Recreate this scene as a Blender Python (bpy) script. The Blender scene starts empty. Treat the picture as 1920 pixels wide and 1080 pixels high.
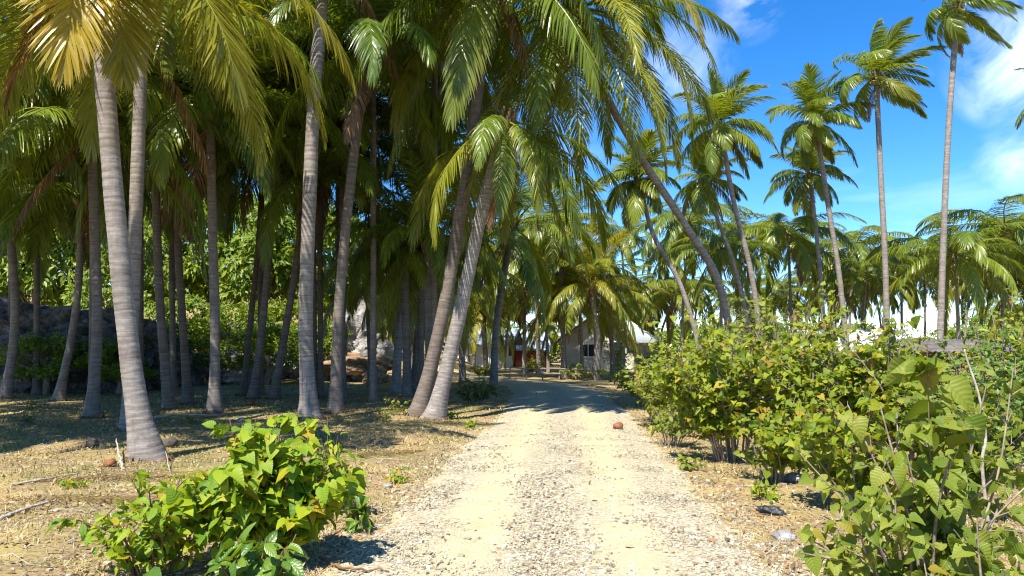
import bpy, math, random
import numpy as np
from mathutils import Vector, Matrix, noise as mn

sc = bpy.context.scene
COL = sc.collection
R = math.radians
rng = np.random.default_rng(7)
random.seed(7)

# ---------------------------------------------------------------- camera, sky, sun, exposure
FPX, EYE, PITCH = 1400.0, 1.6, math.atan(110 / 1400.0)
cam = bpy.data.objects.new('camera', bpy.data.cameras.new('camera'))
COL.objects.link(cam)
cam.location = (0, 0, EYE)
cam.rotation_euler = (R(90) + PITCH, 0, 0)
cam.data.sensor_width = 36
cam.data.lens = 36 * FPX / 1920
cam.data.clip_start = 0.05
cam.data.clip_end = 3000
sc.camera = cam

SUN_EL = R(57)
SUN_AZ = (-0.46, -0.888)                    # where the sun stands: behind the camera, to the left
world = bpy.data.worlds.new('World'); sc.world = world; world.use_nodes = True
wn = world.node_tree; wn.nodes.clear()
def wnode(t, **kw):
    n = wn.nodes.new(t)
    for k, v in kw.items(): setattr(n, k, v)
    return n
sky = wnode('ShaderNodeTexSky', sky_type='NISHITA', sun_disc=False, sun_elevation=SUN_EL,
            sun_rotation=math.atan2(SUN_AZ[0], SUN_AZ[1]), air_density=0.65, dust_density=0.0, ozone_density=1.6)
hsv = wnode('ShaderNodeHueSaturation'); hsv.inputs['Saturation'].default_value = 1.37; hsv.inputs['Hue'].default_value = 0.503
wn.links.new(sky.outputs[0], hsv.inputs['Color'])
tc = wnode('ShaderNodeTexCoord')
sep = wnode('ShaderNodeSeparateXYZ'); wn.links.new(tc.outputs['Generated'], sep.inputs[0])
def wmath(op, a, b=None):
    n = wnode('ShaderNodeMath', operation=op)
    for i, v in enumerate((a, b)):
        if v is None: continue
        if isinstance(v, (int, float)): n.inputs[i].default_value = v
        else: wn.links.new(v, n.inputs[i])
    return n.outputs[0]
den = wmath('ADD', wmath('MAXIMUM', sep.outputs[2], 0.0), 0.12)
comb = wnode('ShaderNodeCombineXYZ')
wn.links.new(wmath('DIVIDE', sep.outputs[0], den), comb.inputs[0])
wn.links.new(wmath('DIVIDE', sep.outputs[1], den), comb.inputs[1])
comb.inputs[2].default_value = 3.7
cn = wnode('ShaderNodeTexNoise'); cn.inputs['Scale'].default_value = 1.5; cn.inputs['Detail'].default_value = 8
cn.inputs['Roughness'].default_value = 0.55; cn.inputs['Distortion'].default_value = 0.5
wn.links.new(comb.outputs[0], cn.inputs['Vector'])
cr = wnode('ShaderNodeValToRGB'); cr.color_ramp.elements[0].position = 0.54; cr.color_ramp.elements[1].position = 0.80
cr.color_ramp.elements[1].color = (0.75, 0.75, 0.75, 1)
wn.links.new(cn.outputs[0], cr.inputs[0])
def cloud_at(px, py, spread, amount):       # a cloud standing in this direction of the sky
    u, v = (px - 960) / FPX, (540 - py) / FPX
    d = Vector((u, math.cos(PITCH) - v * math.sin(PITCH), math.sin(PITCH) + v * math.cos(PITCH))).normalized()
    vd = wnode('ShaderNodeVectorMath', operation='DISTANCE')
    nv = wnode('ShaderNodeVectorMath', operation='NORMALIZE'); wn.links.new(tc.outputs['Generated'], nv.inputs[0])
    wn.links.new(nv.outputs[0], vd.inputs[0]); vd.inputs[1].default_value = d
    k = wnode('ShaderNodeMapRange'); k.inputs[1].default_value = spread; k.inputs[2].default_value = 0
    k.inputs[3].default_value = 0; k.inputs[4].default_value = amount
    wn.links.new(vd.outputs['Value'], k.inputs[0])
    return k.outputs[0]
near = cloud_at(1925, 110, 0.085, 0.6)
for a in ((1280, 140, 0.075, 0.34), (1910, 300, 0.05, 0.4), (1400, 10, 0.05, 0.3), (2120, 190, 0.12, 0.45)):
    near = wmath('MAXIMUM', near, cloud_at(*a))
cn2 = wnode('ShaderNodeTexNoise'); cn2.inputs['Scale'].default_value = 10; cn2.inputs['Detail'].default_value = 9
cn2.inputs['Roughness'].default_value = 0.6; cn2.inputs['Distortion'].default_value = 0.55
wn.links.new(tc.outputs['Generated'], cn2.inputs['Vector'])
puff = wmath('MULTIPLY', near, wmath('SUBTRACT', wmath('MULTIPLY', cn2.outputs[0], 5.0), 1.9))
cl = wmath('MINIMUM', wmath('MAXIMUM', wmath('MAXIMUM', wmath('MULTIPLY', cr.outputs[0], 0.16), puff), 0), 0.95)
mixc = wnode('ShaderNodeMixRGB'); mixc.inputs[2].default_value = (8.2, 8.6, 9.2, 1)
wn.links.new(cl, mixc.inputs[0]); wn.links.new(hsv.outputs[0], mixc.inputs[1])
bg = wnode('ShaderNodeBackground'); bg.inputs[1].default_value = 0.14
wo = wnode('ShaderNodeOutputWorld')
wn.links.new(mixc.outputs[0], bg.inputs[0]); wn.links.new(bg.outputs[0], wo.inputs[0])

sun = bpy.data.objects.new('sun', bpy.data.lights.new('sun', 'SUN')); COL.objects.link(sun)
sun.data.energy = 5.0; sun.data.angle = R(0.53); sun.data.color = (1.0, 0.955, 0.87)
sd = Vector((-SUN_AZ[0] * math.cos(SUN_EL), -SUN_AZ[1] * math.cos(SUN_EL), -math.sin(SUN_EL)))
sun.rotation_euler = sd.to_track_quat('-Z', 'Y').to_euler()
sc.view_settings.view_transform = 'Standard'
sc.view_settings.look = 'None'
sc.view_settings.exposure = 1.15
sc.view_settings.gamma = 1
sc.cycles.max_bounces = 7; sc.cycles.diffuse_bounces = 4; sc.cycles.transmission_bounces = 4
sc.cycles.use_adaptive_sampling = True; sc.cycles.adaptive_threshold = 0.006
sc.cycles.filter_width = 1.15

# ---------------------------------------------------------------- helpers
def P(px, py, depth):
    """world point that lies `depth` metres ahead at this place of the 1920x1080 picture"""
    u, v = (px - 960) / FPX, (540 - py) / FPX
    dy = math.cos(PITCH) - v * math.sin(PITCH); dz = math.sin(PITCH) + v * math.cos(PITCH)
    return np.array((u * depth / dy, depth, EYE + dz * depth / dy))

def ground_z(x, y):
    x = np.asarray(x, float); y = np.asarray(y, float)
    z = 0.035 * np.sin(0.9 * x + 1.3) * np.sin(0.7 * y) + 0.02 * np.sin(2.3 * x + 0.8 * y) + 0.015 * np.sin(3.1 * y - 1.7 * x)
    z = z * np.clip(1.6 - y / 22, .12, 1)
    hill = np.clip((-x - 1 - 0.02 * y) / 12, 0, 1) * np.clip((y - 33) / 26, 0, 1)
    return z + 6.5 * hill ** 1.2

def Gd(py):
    return EYE * FPX / (py - 650.0)

def mesh(name, verts, faces, attrs=None, smooth=False, mats=(), midx=None):
    """faces: list of int arrays (k x 3 or k x 4)"""
    me = bpy.data.meshes.new(name)
    verts = np.asarray(verts, np.float32).reshape(-1, 3)
    faces = [np.asarray(f, np.int32) for f in faces if len(f)]
    tot = np.concatenate([np.full(len(f), f.shape[1], np.int32) for f in faces])
    loops = np.concatenate([f.ravel() for f in faces])
    me.vertices.add(len(verts)); me.vertices.foreach_set('co', verts.ravel())
    me.loops.add(len(loops)); me.loops.foreach_set('vertex_index', loops)
    me.polygons.add(len(tot))
    me.polygons.foreach_set('loop_start', np.concatenate(([0], np.cumsum(tot)[:-1])).astype(np.int32))
    me.polygons.foreach_set('use_smooth', np.full(len(tot), bool(smooth)))
    for k, a in (attrs or {}).items():
        me.attributes.new(k, 'FLOAT', 'POINT').data.foreach_set('value', np.asarray(a, np.float32))
    for m in mats: me.materials.append(m)
    if midx is not None: me.polygons.foreach_set('material_index', np.asarray(midx, np.int32))
    me.update(calc_edges=True)
    return me

class MB:
    """collects pieces, then builds ONE mesh"""
    def __init__(s): s.v = []; s.f3 = []; s.f4 = []; s.n = 0; s.at = {}
    def add(s, pts, faces, **at):
        v = np.asarray(pts, float).reshape(-1, 3)
        for f in faces:
            f = np.asarray(f, int)
            if len(f): (s.f3 if f.shape[1] == 3 else s.f4).append(f + s.n)
        for k, a in at.items(): s.at.setdefault(k, []).append(np.broadcast_to(np.asarray(a, float), (len(v),)))
        s.v.append(v); s.n += len(v); return s
    def box(s, c, size, rz=0, rx=0, ry=0):
        q = np.array([(i, j, k) for i in (-.5, .5) for j in (-.5, .5) for k in (-.5, .5)]) * np.array(size)
        m = np.array((Matrix.Rotation(rz, 3, 'Z') @ Matrix.Rotation(ry, 3, 'Y') @ Matrix.Rotation(rx, 3, 'X')))
        return s.add(q @ m.T + np.array(c), [[(0, 1, 3, 2), (4, 6, 7, 5), (0, 4, 5, 1), (2, 3, 7, 6), (0, 2, 6, 4), (1, 5, 7, 3)]])
    def mesh(s, name, mat, smooth=False):
        fs = ([np.concatenate(s.f3)] if s.f3 else []) + ([np.concatenate(s.f4)] if s.f4 else [])
        return mesh(name, np.concatenate(s.v), fs, {k: np.concatenate(a) for k, a in s.at.items()}, smooth, [mat])

def link(name, me, parent=None, loc=None, rot=None, scale=None, label=None, cat=None, group=None, kind=None, mw=None):
    o = bpy.data.objects.new(name, me); COL.objects.link(o)
    if mw is not None: o.matrix_basis = mw
    if loc is not None: o.location = loc
    if rot is not None: o.rotation_euler = rot
    if scale is not None: o.scale = (scale,) * 3 if isinstance(scale, (int, float)) else scale
    if parent is not None: o.parent = parent
    for k, v in (('label', label), ('category', cat), ('group', group), ('kind', kind)):
        if v: o[k] = v
    return o

def thing(name, label, cat, loc, group=None, rz=0):
    return link(name, None, loc=loc, rot=(0, 0, rz), label=label, cat=cat, group=group)

def tube(path, rad, sides=6, cap=False):
    path = np.asarray(path, float); n = len(path); rad = np.broadcast_to(np.asarray(rad, float), (n,))
    t = np.gradient(path, axis=0); t /= np.linalg.norm(t, axis=1)[:, None] + 1e-9
    ref = np.array((0.0, 1.0, 0.12)) if abs(t[:, 1]).mean() < 0.8 else np.array((1.0, 0, 0.1))
    a = np.cross(t, ref); a /= np.linalg.norm(a, axis=1)[:, None]
    b = np.cross(t, a)
    th = np.linspace(0, 2 * np.pi, sides, endpoint=False)
    v = path[:, None] + rad[:, None, None] * (a[:, None] * np.cos(th)[None, :, None] + b[:, None] * np.sin(th)[None, :, None])
    i = np.arange(n - 1)[:, None] * sides; j = np.arange(sides)[None]; j2 = (j + 1) % sides
    f = np.stack((i + j, i + j2, i + sides + j2, i + sides + j), -1).reshape(-1, 4)
    v = v.reshape(-1, 3); fs = [f]
    if cap:
        v = np.vstack((v, path[:1], path[-1:])); jj = np.arange(sides)
        fs.append(np.stack(((jj + 1) % sides, jj, np.full(sides, n * sides)), -1))
        o = (n - 1) * sides
        fs.append(np.stack((o + jj, o + (jj + 1) % sides, np.full(sides, n * sides + 1)), -1))
    return v, fs

def spline(pts, n):
    """smooth curve through points (Catmull-Rom)"""
    p = np.asarray(pts, float); p = np.vstack((2 * p[0] - p[1], p, 2 * p[-1] - p[-2])); k = len(p) - 3
    u = np.linspace(0, k - 1e-6, n); i = u.astype(int); t = (u - i)[:, None]
    a, b, c, d = p[i], p[i + 1], p[i + 2], p[i + 3]
    return 0.5 * (2 * b + (c - a) * t + (2 * a - 5 * b + 4 * c - d) * t ** 2 + (3 * b - a - 3 * c + d) * t ** 3)

# ---------------------------------------------------------------- materials
def newmat(name):
    m = bpy.data.materials.new(name); m.use_nodes = True
    nt = m.node_tree; nt.nodes.clear()
    out = nt.nodes.new('ShaderNodeOutputMaterial')
    return m, nt, out
class NT:
    def __init__(s, nt): s.nt = nt
    def n(s, t, ins=None, **kw):
        x = s.nt.nodes.new(t)
        for k, v in kw.items(): setattr(x, k, v)
        for k, v in (ins or {}).items():
            if hasattr(v, 'is_linked') and hasattr(v, 'node'): s.nt.links.new(v, x.inputs[k])
            else: x.inputs[k].default_value = v
        return x
    def noise(s, vec, scale, detail=4, rough=0.55, dist=0):
        return s.n('ShaderNodeTexNoise', {'Vector': vec, 'Scale': scale, 'Detail': detail, 'Roughness': rough, 'Distortion': dist}).outputs[0]
    def ramp(s, fac, stops):
        r = s.n('ShaderNodeValToRGB', {0: fac}); e = r.color_ramp.elements
        while len(e) < len(stops): e.new(0.5)
        for x, (p, c) in zip(e, stops):
            x.position = p; x.color = (*c, 1) if not isinstance(c, (int, float)) else (c, c, c, 1)
        return r.outputs[0]
    def mix(s, f, a, b, mode='MIX'):
        return s.n('ShaderNodeMixRGB', {0: f, 1: a, 2: b}, blend_type=mode).outputs[0]
    def m(s, op, a, b=0.0, c=0.0):
        return s.n('ShaderNodeMath', {0: a, 1: b, 2: c}, operation=op).outputs[0]
    def bump(s, h, strength, dist):
        return s.n('ShaderNodeBump', {'Height': h, 'Strength': strength, 'Distance': dist}).outputs[0]

def c4(c): return (*c, 1)

def leaf_mat(name, stops, trans=0.35, rough=0.42, palm=False, spec=0.5):
    m, nt, out = newmat(name); k = NT(nt)
    info = k.n('ShaderNodeObjectInfo')
    v = k.n('ShaderNodeAttribute', attribute_name='v').outputs['Fac']
    t = k.n('ShaderNodeAttribute', attribute_name='t').outputs['Fac']
    fac = k.m('FRACT', k.m('ADD', v, k.m('MULTIPLY', info.outputs['Random'], 0.999)))
    if palm: fac = k.m('ADD', k.m('MULTIPLY', v, 0.5), k.m('MULTIPLY', info.outputs['Random'], 0.5))
    col = k.ramp(fac, stops)
    if palm:
        s2 = k.n('ShaderNodeSeparateColor', {0: info.outputs['Color']})
        yel, dead = s2.outputs[0], s2.outputs[1]
        col = k.mix(yel, col, c4((0.40, 0.30, 0.026)))
        tip = k.m('MULTIPLY', k.m('POWER', t, 5.0), k.m('MULTIPLY', v, 0.45))
        col = k.mix(tip, col, c4((0.22, 0.12, 0.035)))
        col = k.mix(dead, col, k.ramp(v, [(0, (0.11, 0.055, 0.022)), (1, (0.34, 0.215, 0.11))]))
    else:
        geo = k.n('ShaderNodeTexCoord').outputs['Object']
        blot = k.noise(geo, 9 if 'far' not in name else 2, 3)
        col = k.mix(k.ramp(blot, [(0.52, 0.0), (0.75, 0.5)]), col, k.mix(0.5, col, c4((0.25, 0.20, 0.02))))
        col = k.mix(k.m('MULTIPLY', t, 0.35), col, k.mix(0.5, col, c4((0.24, 0.27, 0.05))))
    ins = {'Base Color': col, 'Roughness': rough, 'Specular IOR Level': spec}
    if not palm:
        u = k.n('ShaderNodeAttribute', attribute_name='u').outputs['Fac']
        vein = k.m('SINE', k.m('ADD', k.m('MULTIPLY', u, 44.0), k.m('MULTIPLY', t, 9.0)))
        vm = k.m('ADD', k.m('MULTIPLY', vein, .5), k.m('MULTIPLY', k.m('POWER', t, 6.0), 1.5))
        ins['Base Color'] = k.mix(k.m('MULTIPLY', k.m('MAXIMUM', k.m('MULTIPLY', vein, -1.0), 0.0), .13), col, k.mix(1.0, col, c4((.55, .62, .5)), 'MULTIPLY'))
        ins['Normal'] = k.bump(vm, .35, .004)
    p = k.n('ShaderNodeBsdfPrincipled', ins)
    tcol = k.mix(0.55, k.mix(1.0, col, c4((1.75, 1.6, 0.5)), 'MULTIPLY'), c4((0.20, 0.25, 0.01)) if not palm else k.mix(1.0, col, c4((1.5, 1.35, 0.6)), 'MULTIPLY'))
    tr = k.n('ShaderNodeBsdfTranslucent', {'Color': tcol})
    mx = k.n('ShaderNodeMixShader', {0: trans, 1: p.outputs[0], 2: tr.outputs[0]})
    nt.links.new(mx.outputs[0], out.inputs[0])
    return m

M = {}
M['palm'] = leaf_mat('palm_leaf', [(0, (0.050, 0.100, 0.012)), (0.45, (0.120, 0.190, 0.018)), (1, (0.245, 0.295, 0.030))], 0.44, 0.33, True, 0.5)
M['lime'] = leaf_mat('lime_leaf', [(0, (0.095, 0.215, 0.010)), (0.45, (0.205, 0.320, 0.012)), (0.85, (0.340, 0.390, 0.014)), (0.96, (0.40, 0.33, 0.015)), (1, (0.42, 0.28, 0.02))], 0.42, 0.5, spec=.3)
M['green'] = leaf_mat('glossy_green_leaf', [(0, (0.045, 0.130, 0.012)), (0.6, (0.090, 0.190, 0.014)), (1, (0.15, 0.24, 0.02))], 0.32, 0.36)
M['olive'] = leaf_mat('olive_leaf', [(0, (0.095, 0.155, 0.016)), (0.5, (0.185, 0.240, 0.024)), (0.9, (0.28, 0.300, 0.045)), (1, (0.30, 0.22, 0.03))], 0.44, 0.5, spec=.3)
M['thicket'] = leaf_mat('thicket_leaf', [(0, (0.085, 0.155, 0.010)), (0.5, (0.205, 0.265, 0.012)), (0.88, (0.31, 0.320, 0.016)), (0.95, (0.38, 0.28, 0.02)), (1, (0.30, 0.11, 0.03))], 0.42, 0.5, spec=.3)
M['feather'] = leaf_mat('feather_leaf', [(0, (0.10, 0.190, 0.010)), (1, (0.22, 0.300, 0.014))], 0.4, 0.5)
M['wood_far'] = leaf_mat('far_leaf', [(0, (0.075, 0.150, 0.010)), (0.6, (0.165, 0.250, 0.012)), (1, (0.28, 0.330, 0.02))], 0.36, 0.5)
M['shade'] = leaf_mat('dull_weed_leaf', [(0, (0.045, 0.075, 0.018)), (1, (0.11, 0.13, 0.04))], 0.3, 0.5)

def simple(name, stops, scale=6, rough=0.85, bump=0.4, bscale=None, bd=0.02, coord='Object', detail=6):
    m, nt, out = newmat(name); k = NT(nt)
    co = k.n('ShaderNodeTexCoord').outputs[coord]
    f = k.noise(co, scale, detail, 0.65)
    b = k.noise(co, bscale or scale * 4, 5, 0.7)
    p = k.n('ShaderNodeBsdfPrincipled', {'Base Color': k.ramp(f, stops), 'Roughness': rough, 'Normal': k.bump(b, bump, bd)})
    nt.links.new(p.outputs[0], out.inputs[0]); return m

def bark_mat():
    m, nt, out = newmat('palm_bark'); k = NT(nt)
    info = k.n('ShaderNodeObjectInfo')
    co = k.n('ShaderNodeTexCoord').outputs['Object']
    mp = k.n('ShaderNodeMapping', {'Vector': co, 'Scale': (1.2, 1.2, 14)}).outputs[0]
    rings = k.noise(mp, 1.6, 6, 0.65, 0.4)
    mp2 = k.n('ShaderNodeMapping', {'Vector': co, 'Scale': (9, 9, 0.9)}).outputs[0]
    vert = k.noise(mp2, 2.5, 5, 0.7)
    big = k.noise(co, 1.3, 3)
    h = k.n('ShaderNodeAttribute', attribute_name='v').outputs['Fac']       # ring scars
    blot = k.noise(co, 7, 6, .7, .5)
    f = k.m('ADD', k.m('ADD', k.m('MULTIPLY', rings, 0.48), k.m('MULTIPLY', vert, 0.17)), k.m('MULTIPLY', blot, .35))
    col = k.ramp(f, [(0.30, (0.075, 0.055, 0.042)), (0.48, (0.20, 0.17, 0.145)), (0.62, (0.33, 0.295, 0.26)), (0.8, (0.46, 0.43, 0.39))])
    col = k.mix(k.m('MULTIPLY', h, 0.75), col, c4((0.075, 0.052, 0.04)))
    col = k.mix(k.ramp(big, [(0.5, 0.0), (0.72, 0.45)]), col, c4((0.13, 0.10, 0.075)))
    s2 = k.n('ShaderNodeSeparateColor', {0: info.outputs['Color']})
    col = k.mix(s2.outputs[0], col, k.mix(1.0, col, c4((0.42, 0.33, 0.26)), 'MULTIPLY'))  # grove shade put into the bark colour, stronger on trunks standing in shade
    p = k.n('ShaderNodeBsdfPrincipled', {'Base Color': col, 'Roughness': 0.85, 'Normal': k.bump(f, 0.6, 0.02)})
    nt.links.new(p.outputs[0], out.inputs[0]); return m
M['bark'] = bark_mat()
M['fibre'] = simple('palm_fibre', [(0.3, (0.07, 0.035, 0.015)), (0.7, (0.27, 0.15, 0.065))], 14, 0.95, 0.8)
M['nut'] = simple('coconut_skin', [(0.3, (0.14, 0.13, 0.02)), (0.7, (0.30, 0.19, 0.04))], 5, 0.5, 0.2)
M['husk'] = simple('coconut_husk', [(0.3, (0.13, 0.045, 0.018)), (0.7, (0.36, 0.15, 0.06))], 18, 0.95, 0.9)
M['twig'] = simple('twig_bark', [(0.3, (0.13, 0.09, 0.06)), (0.7, (0.34, 0.28, 0.21))], 12, 0.9, 0.4)
M['redtwig'] = simple('reddish_stem', [(0.3, (0.10, 0.05, 0.025)), (0.7, (0.22, 0.13, 0.06))], 12, 0.8, 0.3)
M['deadwood'] = simple('dead_wood', [(0.3, (0.20, 0.16, 0.12)), (0.7, (0.48, 0.42, 0.35))], 10, 0.9, 0.5)
M['rock'] = simple('coral_limestone', [(0.32, (0.09, 0.08, 0.075)), (0.5, (0.28, 0.26, 0.24)), (0.7, (0.55, 0.52, 0.48))], 2.6, 0.95, 1.0, 9, 0.08)
M['rockshade'] = simple('shade_darkened_rock', [(0.32, (0.03, 0.028, 0.026)), (0.5, (0.10, 0.09, 0.08)), (0.72, (0.30, 0.27, 0.24))], 4.5, 0.95, 1.0, 14, 0.1)  # darker copy of the limestone, shade on the left rocks put into its colour
M['rockbrown'] = simple('undercut_rock', [(0.32, (0.07, 0.045, 0.03)), (0.52, (0.24, 0.15, 0.08)), (0.72, (0.40, 0.30, 0.19))], 2.2, 0.95, 1.0, 8, 0.08)
M['pebble'] = None
M['zinc'] = simple('zinc_roof', [(0.3, (0.62, 0.64, 0.66)), (0.7, (0.80, 0.81, 0.82))], 1.5, 0.45, 0.1)
M['bluezinc'] = simple('blue_zinc_roof', [(0.3, (0.25, 0.36, 0.55)), (0.7, (0.42, 0.52, 0.68))], 1.5, 0.5, 0.1)
M['rust'] = simple('rusty_dark_roof', [(0.35, (0.05, 0.045, 0.045)), (0.7, (0.17, 0.14, 0.12))], 2.0, 0.8, 0.2)
M['plaster'] = simple('weathered_plaster', [(0.3, (0.36, 0.32, 0.25)), (0.7, (0.56, 0.51, 0.42))], 1.6, 0.95, 0.3)
M['boards'] = simple('grey_boards', [(0.3, (0.17, 0.14, 0.11)), (0.7, (0.32, 0.27, 0.21))], 3, 0.9, 0.4)
M['darkwood'] = simple('dark_wood', [(0.3, (0.05, 0.04, 0.03)), (0.7, (0.14, 0.11, 0.08))], 3, 0.9, 0.4)
M['white'] = simple('white_wall', [(0.3, (0.62, 0.61, 0.58)), (0.7, (0.78, 0.77, 0.74))], 1, 0.9, 0.1)
M['red'] = simple('red_boards', [(0.3, (0.32, 0.03, 0.03)), (0.7, (0.45, 0.06, 0.06))], 1.5, 0.8, 0.2)
M['glass'] = simple('dark_window_glass', [(0.3, (0.015, 0.017, 0.02)), (0.7, (0.03, 0.035, 0.04))], 1, 0.1, 0.0)
M['blackplastic'] = simple('black_plastic', [(0.3, (0.012, 0.012, 0.014)), (0.7, (0.05, 0.05, 0.055))], 9, 0.4, 0.5)
M['bluecloth'] = simple('blue_sheet', [(0.3, (0.08, 0.22, 0.55)), (0.7, (0.14, 0.32, 0.7))], 3, 0.6, 0.2)
M['litter'] = leaf_mat('litter_leaf', [(0, (0.10, 0.055, 0.025)), (0.5, (0.27, 0.17, 0.085)), (0.9, (0.42, 0.31, 0.18)), (1, (0.30, 0.11, 0.03))], 0.12, 0.8)
M['drygrass'] = leaf_mat('dry_grass', [(0, (0.22, 0.18, 0.055)), (0.6, (0.42, 0.32, 0.125)), (1, (0.56, 0.46, 0.23))], 0.25, 0.7)
M['straw'] = leaf_mat('straw_strip', [(0, (0.20, 0.13, 0.06)), (0.5, (0.42, 0.31, 0.15)), (1, (0.62, 0.53, 0.35))], 0.1, 0.7)
M['grass'] = leaf_mat('green_grass', [(0, (0.06, 0.105, 0.018)), (0.6, (0.14, 0.17, 0.03)), (1, (0.28, 0.25, 0.07))], 0.3, 0.6)

def pebble_mat():
    m, nt, out = newmat('coral_pebble'); k = NT(nt)
    v = k.n('ShaderNodeAttribute', attribute_name='v').outputs['Fac']
    info = k.n('ShaderNodeObjectInfo')
    f = k.m('FRACT', k.m('ADD', v, info.outputs['Random']))
    col = k.ramp(f, [(0, (0.16, 0.125, 0.085)), (0.25, (0.32, 0.27, 0.18)), (0.7, (0.43, 0.375, 0.26)), (1, (0.58, 0.54, 0.44))])
    n2 = k.noise(k.n('ShaderNodeTexCoord').outputs['Object'], 60, 3)
    p = k.n('ShaderNodeBsdfPrincipled', {'Base Color': col, 'Roughness': 0.9, 'Normal': k.bump(n2, 0.5, 0.01)})
    nt.links.new(p.outputs[0], out.inputs[0]); return m
M['pebble'] = pebble_mat()

def ground_mat():
    m, nt, out = newmat('dry_grass_ground'); k = NT(nt)
    co = k.n('ShaderNodeTexCoord').outputs['Object']
    big = k.noise(co, 0.35, 4, 0.6); mid = k.noise(co, 2.1, 6, 0.65, 0.3); fine = k.noise(co, 26, 5, 0.7)
    mp = k.n('ShaderNodeMapping', {'Vector': co, 'Scale': (6, 28, 6), 'Rotation': (0, 0, 0.5)}).outputs[0]
    straw = k.noise(mp, 2.5, 5, 0.7, 0.8)
    base = k.ramp(k.m('ADD', k.m('MULTIPLY', fine, 0.45), k.m('MULTIPLY', straw, 0.55)),
                  [(0.30, (0.17, 0.11, 0.035)), (0.46, (0.33, 0.235, 0.075)), (0.6, (0.42, 0.32, 0.125)), (0.75, (0.48, 0.40, 0.21))])
    litter = k.ramp(k.m('ADD', k.m('MULTIPLY', fine, 0.5), k.m('MULTIPLY', mid, 0.5)), [(0.35, (0.09, 0.05, 0.028)), (0.55, (0.26, 0.165, 0.09)), (0.72, (0.44, 0.33, 0.22))])
    pat = k.noise(co, 0.9, 5, 0.6, 0.6)
    col = k.mix(k.ramp(k.m('ADD', k.m('MULTIPLY', mid, .5), k.m('MULTIPLY', pat, .5)), [(0.43, 0.0), (0.58, 0.95)]), base, litter)
    green = k.ramp(fine, [(0.35, (0.05, 0.065, 0.015)), (0.7, (0.20, 0.19, 0.05))])
    col = k.mix(k.ramp(big, [(0.44, 0.0), (0.62, 0.6)]), col, green)
    p = k.n('ShaderNodeBsdfPrincipled', {'Base Color': col, 'Roughness': 0.95, 'Normal': k.bump(k.m('ADD', fine, mid), 0.7, 0.03)})
    nt.links.new(p.outputs[0], out.inputs[0]); return m
M['ground'] = ground_mat()

def road_mat():
    m, nt, out = newmat('coral_gravel_road'); k = NT(nt)
    co = k.n('ShaderNodeTexCoord').outputs['Object']
    v = k.n('ShaderNodeAttribute', attribute_name='v').outputs['Fac']         # across the road, -1..1
    big = k.noise(co, 0.8, 5, 0.6, 0.3); fine = k.noise(co, 40, 5, 0.75); mid = k.noise(co, 5, 6, 0.65)
    vo = k.n('ShaderNodeTexVoronoi', {'Vector': co, 'Scale': 42.0}); vc = k.n('ShaderNodeSeparateColor', {0: vo.outputs['Color']}).outputs[0]
    sand = k.ramp(k.m('ADD', k.m('MULTIPLY', fine, 0.5), k.m('MULTIPLY', mid, 0.5)), [(0.3, (0.36, 0.29, 0.15)), (0.55, (0.43, 0.365, 0.22)), (0.75, (0.48, 0.425, 0.29))])
    grav = k.ramp(k.m('ADD', k.m('MULTIPLY', vc, 0.6), k.m('MULTIPLY', fine, 0.4)), [(0.2, (0.19, 0.15, 0.095)), (0.45, (0.34, 0.285, 0.18)), (0.75, (0.44, 0.385, 0.265))])
    track = k.m('ABSOLUTE', k.m('SUBTRACT', k.m('ABSOLUTE', k.m('ADD', v, 0.03)), 0.40))
    tw = k.m('ADD', track, k.m('MULTIPLY', k.m('SUBTRACT', big, 0.5), 0.55))
    col = k.mix(k.ramp(tw, [(0.08, 0.0), (0.26, 1.0)]), sand, grav)
    straw = k.ramp(mid, [(0.3, (0.26, 0.19, 0.08)), (0.7, (0.50, 0.40, 0.21))])
    edge = k.m('ADD', k.m('ABSOLUTE', v), k.m('MULTIPLY', k.m('SUBTRACT', mid, 0.5), 0.6))
    col = k.mix(k.ramp(edge, [(0.86, 0.0), (1.02, 0.9)]), col, straw)
    p = k.n('ShaderNodeBsdfPrincipled', {'Base Color': col, 'Roughness': 0.95,
            'Normal': k.bump(k.m('ADD', fine, k.m('MULTIPLY', vo.outputs['Distance'], -1.2)), 0.6, 0.015)})
    nt.links.new(p.outputs[0], out.inputs[0]); return m
M['road'] = road_mat()

# ---------------------------------------------------------------- ground and road
def axis(lo, hi, c0, c1, step, g):
    a = list(np.arange(c0, c1 + step / 2, step)); s = step; x = a[-1]
    while x < hi: s *= g; x += s; a.append(x)
    s = step; x = a[0]
    while x > lo: s *= g; x -= s; a.insert(0, x)
    return np.array(a)
gx = axis(-900, 900, -8, 7, 0.13, 1.16); gy = axis(-60, 1500, 3, 17, 0.13, 1.12)
X, Y = np.meshgrid(gx, gy)
Z = ground_z(X, Y)
jit = np.array([[mn.noise(Vector((x * 3.1, y * 3.1, 0))) for x in gx] for y in gy])
Z = Z + 0.022 * jit * (np.abs(X) < 30)
nx, ny = len(gx), len(gy)
i = np.arange(ny - 1)[:, None] * nx; j = np.arange(nx - 1)[None]
link('ground', mesh('ground', np.stack((X, Y, Z), -1), [np.stack((i + j, i + j + 1, i + nx + j + 1, i + nx + j), -1).reshape(-1, 4)], smooth=True, mats=[M['ground']]), kind='structure')

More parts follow.
